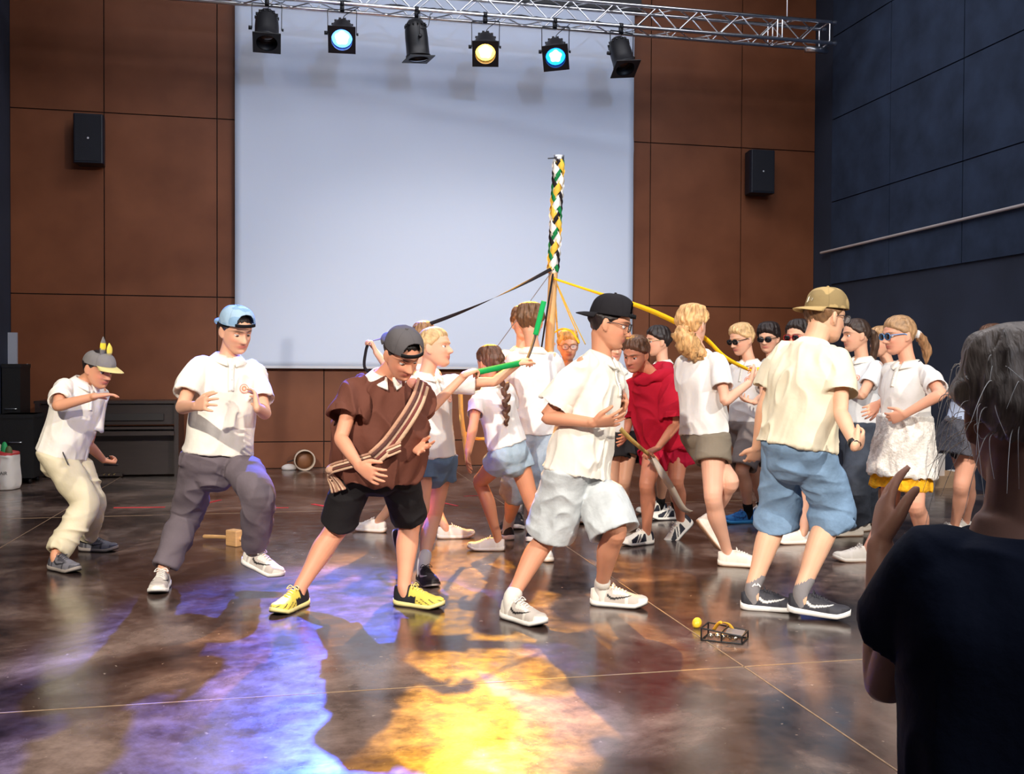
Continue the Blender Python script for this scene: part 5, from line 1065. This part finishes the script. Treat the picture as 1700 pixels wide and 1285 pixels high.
f20 = person(dict(id='between', label='fair haired person half hidden between the dark ponytail girl and the apron girl', H=1.46, yaw=-60, seed=20.2, Z=7.5,
    footL=(1480, 868, -70), footR=(1470, 858, -50), kneeL=(1474, 785), kneeR=(1466, 785), pelvis=(1474, 704), neck=(1474, 606), head=(1462, 568, -60, 4, 0, 0),
    armL=(1492, 655, -1, 1476, 672, -1, 1462, 670, -1, 'a', {}), armR=(1458, 655, 1, 1456, 668, -1, 1450, 660, -1, 'a', {}), haircol=s2l(176, 138, 98),
    hair=dict(t=.014, back=-.09), shoe=SH_WHT, top=polo(col=CW2), bottom=dict(name='blue_shorts', col=s2l(60, 84, 150), len=1.2, rad=(.1, .1, .1, .1, .1, .1))))
MLACE = pmat('lace_cloth', attr=True, rough=.9, bump=1., bscale=90, bdist=.006, vary=.15, vscale=70)
f21 = person(dict(id='apron', hi=True, label='girl in blue sunglasses with white lace apron over a yellow skirt', H=1.55, yaw=-62, yaw_p=-72, seed=21.2, skin=s2l(232, 170, 142),
    footL=(1546, 924, -82), footR=(1457, 932, -88), kneeL=(1520, 838), kneeR=(1478, 838), pelvis=(1500, 728), neck=(1507, 605), head=(1492, 557, -80, 6, 0, 0),
    armL=(1562, 654, -1, 1502, 688, 1, 1462, 700, 1, 'a', dict(curl=.5, spread=.1)), armR=(1478, 662, 1, 1456, 672, -1, 1436, 688, -1, 'a', dict(curl=.5)), haircol=s2l(168, 132, 96), brow=s2l(130, 96, 66),
    hair=dict(t=.010, mess=.004, front=.046), shoe=SH_WHT, glasses=(s2l(90, 150, 210), MLENS, True), top=polo(col=CW2, loose=1.04, crest=False, sleeve=.72),
    bottom=dict(name='under_shorts', col=s2l(220, 216, 210), len=.3, rad=(.08, .08, .08, .08)),
    skirt=[('lace_apron', s2l(232, 226, 218), .30, .80, .165, .215, MLACE), ('yellow_skirt', s2l(240, 176, 20), .05, .72, .150, .195, MLACE)]))
c = f21.c0; lock(f21.root, [c + f21.R @ A([0, -.10, .0]), c + f21.R @ A([0, -.13, -.01]), c + f21.R @ A([.0, -.165, -.06]), c + f21.R @ A([.0, -.18, -.13]), c + f21.R @ A([.0, -.17, -.19])], [.02, .026, .028, .024, .008], s2l(150, 112, 78), org=f21.org)
MB().tube([c + f21.R @ A([0, -.105, .0]), c + f21.R @ A([0, -.125, -.006])], [.028, .028], n=16, k=2).obj('hair_tie', MCLOTH, f21.root, s2l(230, 224, 220), org=f21.org)
MB().tube([f21.N + f21.fs * .075 - f21.tu * .06, f21.N + f21.ls * .075 + f21.tu * .015, f21.N - f21.fs * .075 + f21.tu * .02, f21.N - f21.ls * .075 + f21.tu * .01, f21.N + f21.fs * .075 - f21.tu * .055], [.005] * 5, n=8, k=6).obj('apron_cord', MCLOTH, f21.root, s2l(40, 44, 70), org=f21.org)
f22 = person(dict(id='right', label='person in dark patterned skirt behind the onlooker, arm stretched to the left', H=1.52, yaw=-80, seed=22.2, Z=6.7, skin=s2l(232, 170, 142),
    footL=(1596, 892, -82), footR=(1612, 884, -70), kneeL=(1596, 806), kneeR=(1606, 800), pelvis=(1602, 722), neck=(1628, 608), head=(1648, 568, -80, 4, 0, 0),
    armL=(1606, 660, -1, 1578, 656, 1, 1560, 648, 1, 'd', dict(curl=.4)), armR=(1600, 660, 1, 1590, 650, 1, 1585, 640, 1, 'c', {}), haircol=BR,
    hair=dict(t=.014), shoe=SH_WHT, top=polo(col=s2l(190, 206, 236), crest=False), bottom=dict(name='under_shorts', col=s2l(50, 50, 56), len=.3, rad=(.095, .095, .095, .095)),
    skirt=[('patterned_skirt', s2l(74, 74, 82), .2, .50, .165, .22, MLACE)]))
# 23 onlooker seated in front
f23 = person(dict(id='onlooker', hi=True, vox=.005, label='seated onlooker in dark navy shirt with back turned, hands raised, at the right edge', H=1.64, yaw=176, yaw_p=160, seed=23.1, Z=1.50, skin=s2l(176, 128, 108),
    footL=(1560, 1560, 170), footR=(1720, 1540, 165), kneeL=(1600, 1400), kneeR=(1730, 1390), pelvis=(1700, 1352), neck=(1702, 880), head=(1698, 690, 172, 2, 0, .02), eyes=False, sw=.130, nr=.056, fat=1.1, hs=1.06,
    armL=(1470, 1138, 1, 1462, 905, 1, 1476, 768, 1, 'r', dict(curl=.25, spread=.15)), armR=(1800, 1120, 1, 1600, 990, 1, 1512, 880, 1, 'l', dict(curl=.25, spread=.15)),
    haircol=s2l(146, 130, 118), hair=dict(t=.020, mess=.010, back=-.05), shoe=SH_GREY,
    top=dict(name='navy_shirt', col=s2l(26, 32, 50), hem=-.02, hemr=(.138, .12), waist=(.14, .11), loose=1.06, sleeve=.52, sr=.062, fold=.010),
    bottom=dict(name='blue_jeans', col=s2l(70, 96, 140), len=1.85, rad=(.095, .085, .075, .07, .06, .055), mat=MDENIM)))
def strands():
    c = f23.c0; R = f23.R; mb = MB()
    for i in range(210):
        a = RNG.uniform(-2.9, 2.9) ; z = RNG.uniform(-.05, .11); p = head_surf(A([a]), A([z]), .012)[0]
        out = nrm(p - A([0, -.01, .0])); L = RNG.uniform(.05, .14); dn = A([0, 0, -1.]) * RNG.uniform(.2, .9); sw_ = A([RNG.normal() * .3, RNG.normal() * .2, RNG.normal() * .25])
        if i < 80: a = RNG.uniform(.9, 2.2) ; z = RNG.uniform(-.02, .1); p = head_surf(A([a]), A([z]), .012)[0]; L = RNG.uniform(.07, .15); sw_ = A([RNG.uniform(.0, .35), RNG.normal() * .15, 0]); dn = A([0, 0, -1.]) * RNG.uniform(.8, 1.2)
        pts = [p * .96, p + out * L * .16 + dn * L * .1, p + out * L * .24 + dn * L * .5 + sw_ * L * .3, p + out * L * .26 + dn * L * 1.0 + sw_ * L * .7]
        mb.tube(A(pts) * 1.06 @ R.T + c, [.0006, .0006, .0005, .0003], n=5, k=4)
    o = mb.obj('stray_hair', MPAINT, f23.root, s2l(246, 240, 232), org=f23.org); o['kind'] = 'stuff'  # near-white strand colour stands in for stage light from behind
strands()
def chair():
    P = f23.P; z = P[2] - .10; root = empty('chair', (P[0], P[1], 0), 'black stacking chair under the seated onlooker', 'chair'); l, f_, u = frame(160)
    sb = MB(); R = np.stack([l, f_, ZU], 1); sb.box(A([0, 0, z - .02]) + f_ * .08, (.21, .21, .015), R); o = sb.obj('seat', MBLACK, root, smooth=False); bv = o.modifiers.new('b', 'BEVEL'); bv.width = .01; bv.segments = 2
    for sx in (-1, 1):
        for sy in (-1, 1): MB().tube([A([0, 0, z - .03]) + l * sx * .18 + f_ * (.08 + sy * .18), l * sx * .20 + f_ * (.08 + sy * .21)], [.011, .011], n=10, k=1).obj('leg', MALU, root)
chair()
# ------------------------------------------------------------------ maypole and ribbons
def maypole():
    Zp = 6.95; top = wp(928, 258, Zp); base = fl(897, 882); d = nrm(top - base); H = np.linalg.norm(top - base)
    root = empty('maypole', base, 'tall wooden maypole with plaited ribbons, leaning slightly in front of the screen', 'pole'); S = nrm(np.cross(d, FH)); Q = np.cross(S, d)
    MB().tube([A([0, 0, .0]), d * H * .3, d * H * .7, d * (H - .02)], [.036, .034, .032, .030], side=S, n=28, e0='flat', e1='flat').obj('wooden_pole', pmat('pole_wood', s2l(214, 170, 112), .5, vary=.15, vscale=12, aniso=(4, 4, .5)), root)
    MB().tube([d * (H - .05), d * H], [.037, .037], side=S, n=28, k=1, e0='flat', e1='flat').obj('metal_cap', pmat('cap_metal', (.6, .6, .62), .35, 1.), root)
    MB().tube([d * (H - .02) + S * .03, d * (H - .025) + S * .075], [.004, .004], n=8, k=1).obj('hook', MBLACK, root)
    # plaited ribbons: helices both ways, woven over and under
    t0 = (450 - 258) / 624.; n = 4; cols = [s2l(232, 228, 220), s2l(232, 186, 70), s2l(24, 120, 64), s2l(34, 28, 30)]
    h0, h1 = H * (1 - t0), H * .985; base_ = MB(); base_.tube([d * h0, d * h1], [.0345, .0335], side=S, n=28, k=1).obj('ribbon_wrap', MCLOTH, root, s2l(226, 220, 210))
    for k in range(n):
        for sg in (-1, 1):
            pts, wd = [], []; m = 160; turns = 1.9
            for i in range(m):
                t = i / (m - 1); a = sg * t * turns * 2 * math.pi + k * 2 * math.pi / n; r = .0375 + .0030 * sg * math.cos(2 * math.pi * turns * n * t)
                nr = S * math.cos(a) + Q * math.sin(a); pts.append(d * (h1 - (h1 - h0) * t) + nr * r); wd.append(d)
            MB().strip(pts, .046 if cols[k if sg > 0 else -k % n][0] > .75 else .030, wd, .0008, 1).obj('plaited_ribbon', MCLOTH, root, cols[k] if sg > 0 else cols[-k % n])
    return root, base, d, H
mp_, mbase, md, mH = maypole()
def pole_at(py): return wp(928 - (py - 258) * .052, py, 6.93)
def sag(a, b, s_=.03, n=8): return [a + (b - a) * t - ZU * s_ * 4 * t * (1 - t) for t in np.linspace(0, 1, n)]
def ribbon(pts, wd, colr, label, wdir=None, twist=0.):
    pts = A(pts, float); t = nrm(pts[-1] - pts[0]); a = nrm(np.cross(t, FH)) if wdir is None else A(wdir, float); b = np.cross(t, a)
    W = [a * math.cos(twist * i / len(pts)) + b * math.sin(twist * i / len(pts)) for i in range(len(pts))]; c = pts[len(pts) // 2]
    tag(MB().strip(pts - c, wd, W, .0007, 6).obj('ribbon', MCLOTH, None, colr, mw=Matrix.Translation([float(x) for x in c])), label, 'ribbon')
KB, KY, KG, KW = s2l(34, 30, 34), s2l(246, 196, 30), s2l(24, 160, 80), s2l(214, 204, 190)
g = f5.gripL
ribbon([*sag(pole_at(445), g, .05, 12)], .026, KB, 'black ribbon stretched left from the pole to a raised hand', twist=5.)
ribbon([g, g - ZU * .06 - RH * .02, g - ZU * .17 - RH * .03, g - ZU * .22 + RH * .02], .02, KB, 'short black ribbon tail hanging from the raised hand on the left')
ribbon(sag(pole_at(448), f7.N + A([0, 0, .0]) - RH * .28 + FH * .3, .0, 8), .006, s2l(120, 116, 118), 'thin grey ribbon slanting down left from the pole')
g = f14.gripR; ribbon([pole_at(462), wp(985, 484, 6.7), wp(1060, 508, 6.35), wp(1112, 530, 6.1)] + [wp(1168, 560, 5.95), wp(1205, 594, 5.85), g], [.016, .018, .030, .034, .034, .032, .024], KY, 'wide yellow ribbon stretched right from the pole past the fair ponytail', twist=1.2)
ribbon([g, g + ZU * .02 + RH * .03, g + ZU * .0 + RH * .10], .02, KY, 'yellow ribbon end sticking out of the ponytail girl\'s fist')
ribbon(sag(pole_at(455) - FH * .03, wp(897, 590, 6.85), .0, 8), .014, KB, 'dark ribbon running down the front of the pole', twist=1.)
ribbon([wp(903, 500, 6.3), wp(898, 520, 6.25), wp(889, 556, 6.2)], .034, KG, 'short green ribbon beside the brown haired boy and the pole')
ribbon(sag(wp(889, 556, 6.19), f4.gripL + A([0, 0, .01]), .01, 6), .018, s2l(70, 64, 62), 'dark ribbon from the pole down to the blonde girl\'s far hand')
ribbon(sag(f4.gripL, f4.gripR, .0, 6), .034, KG, 'green ribbon stretched between the blonde girl\'s two hands', twist=.3)
for (a, b_, w_, l) in (((920, 470), (926, 560), .012, 'yellow ribbon hanging down close to the right of the pole'), ((934, 470), (958, 552), .010, 'thin pale yellow ribbon slanting down to the person in round glasses'), ((941, 478), (972, 572), .008, 'thinnest pale yellow ribbon, farthest right below the pole\'s knot')):
    ribbon(sag(pole_at(460) + RH * .01, wp(b_[0], b_[1], 7.3), .01, 6), w_, s2l(232, 200, 90), l)
ribbon([wp(918, 556, 7.25), wp(925, 549, 7.22), wp(938, 546, 7.2), wp(950, 552, 7.22), wp(962, 570, 7.24)], .014, s2l(240, 196, 40), 'yellow ribbon arching over the forehead of the person in round glasses')
ribbon([wp(1030, 712, 4.5), wp(1050, 732, 5.0), f11.gripL], .022, s2l(226, 190, 110), 'cream yellow ribbon between the black capped boy and the girl in red')
g = f11.gripL; ribbon([g, wp(1090, 772, dep(g)), wp(1112, 806, dep(g)), wp(1132, 842, dep(g) + .1), wp(1146, 850, dep(g) + .15)], .045, KW, 'wide pale ribbon hanging from the hand of the girl in red', twist=.8)
ribbon([wp(764, 648, 6.3), wp(766, 690, 6.3), wp(772, 735, 6.3), wp(776, 768, 6.3)], .03, s2l(238, 206, 110), 'yellow ribbon hanging down behind the small girl\'s arm')
ribbon([wp(768, 716, 6.4), wp(790, 728, 6.45), wp(815, 726, 6.45), wp(830, 716, 6.4)], .02, s2l(238, 196, 90), 'yellow ribbon looping behind the small girl\'s back')
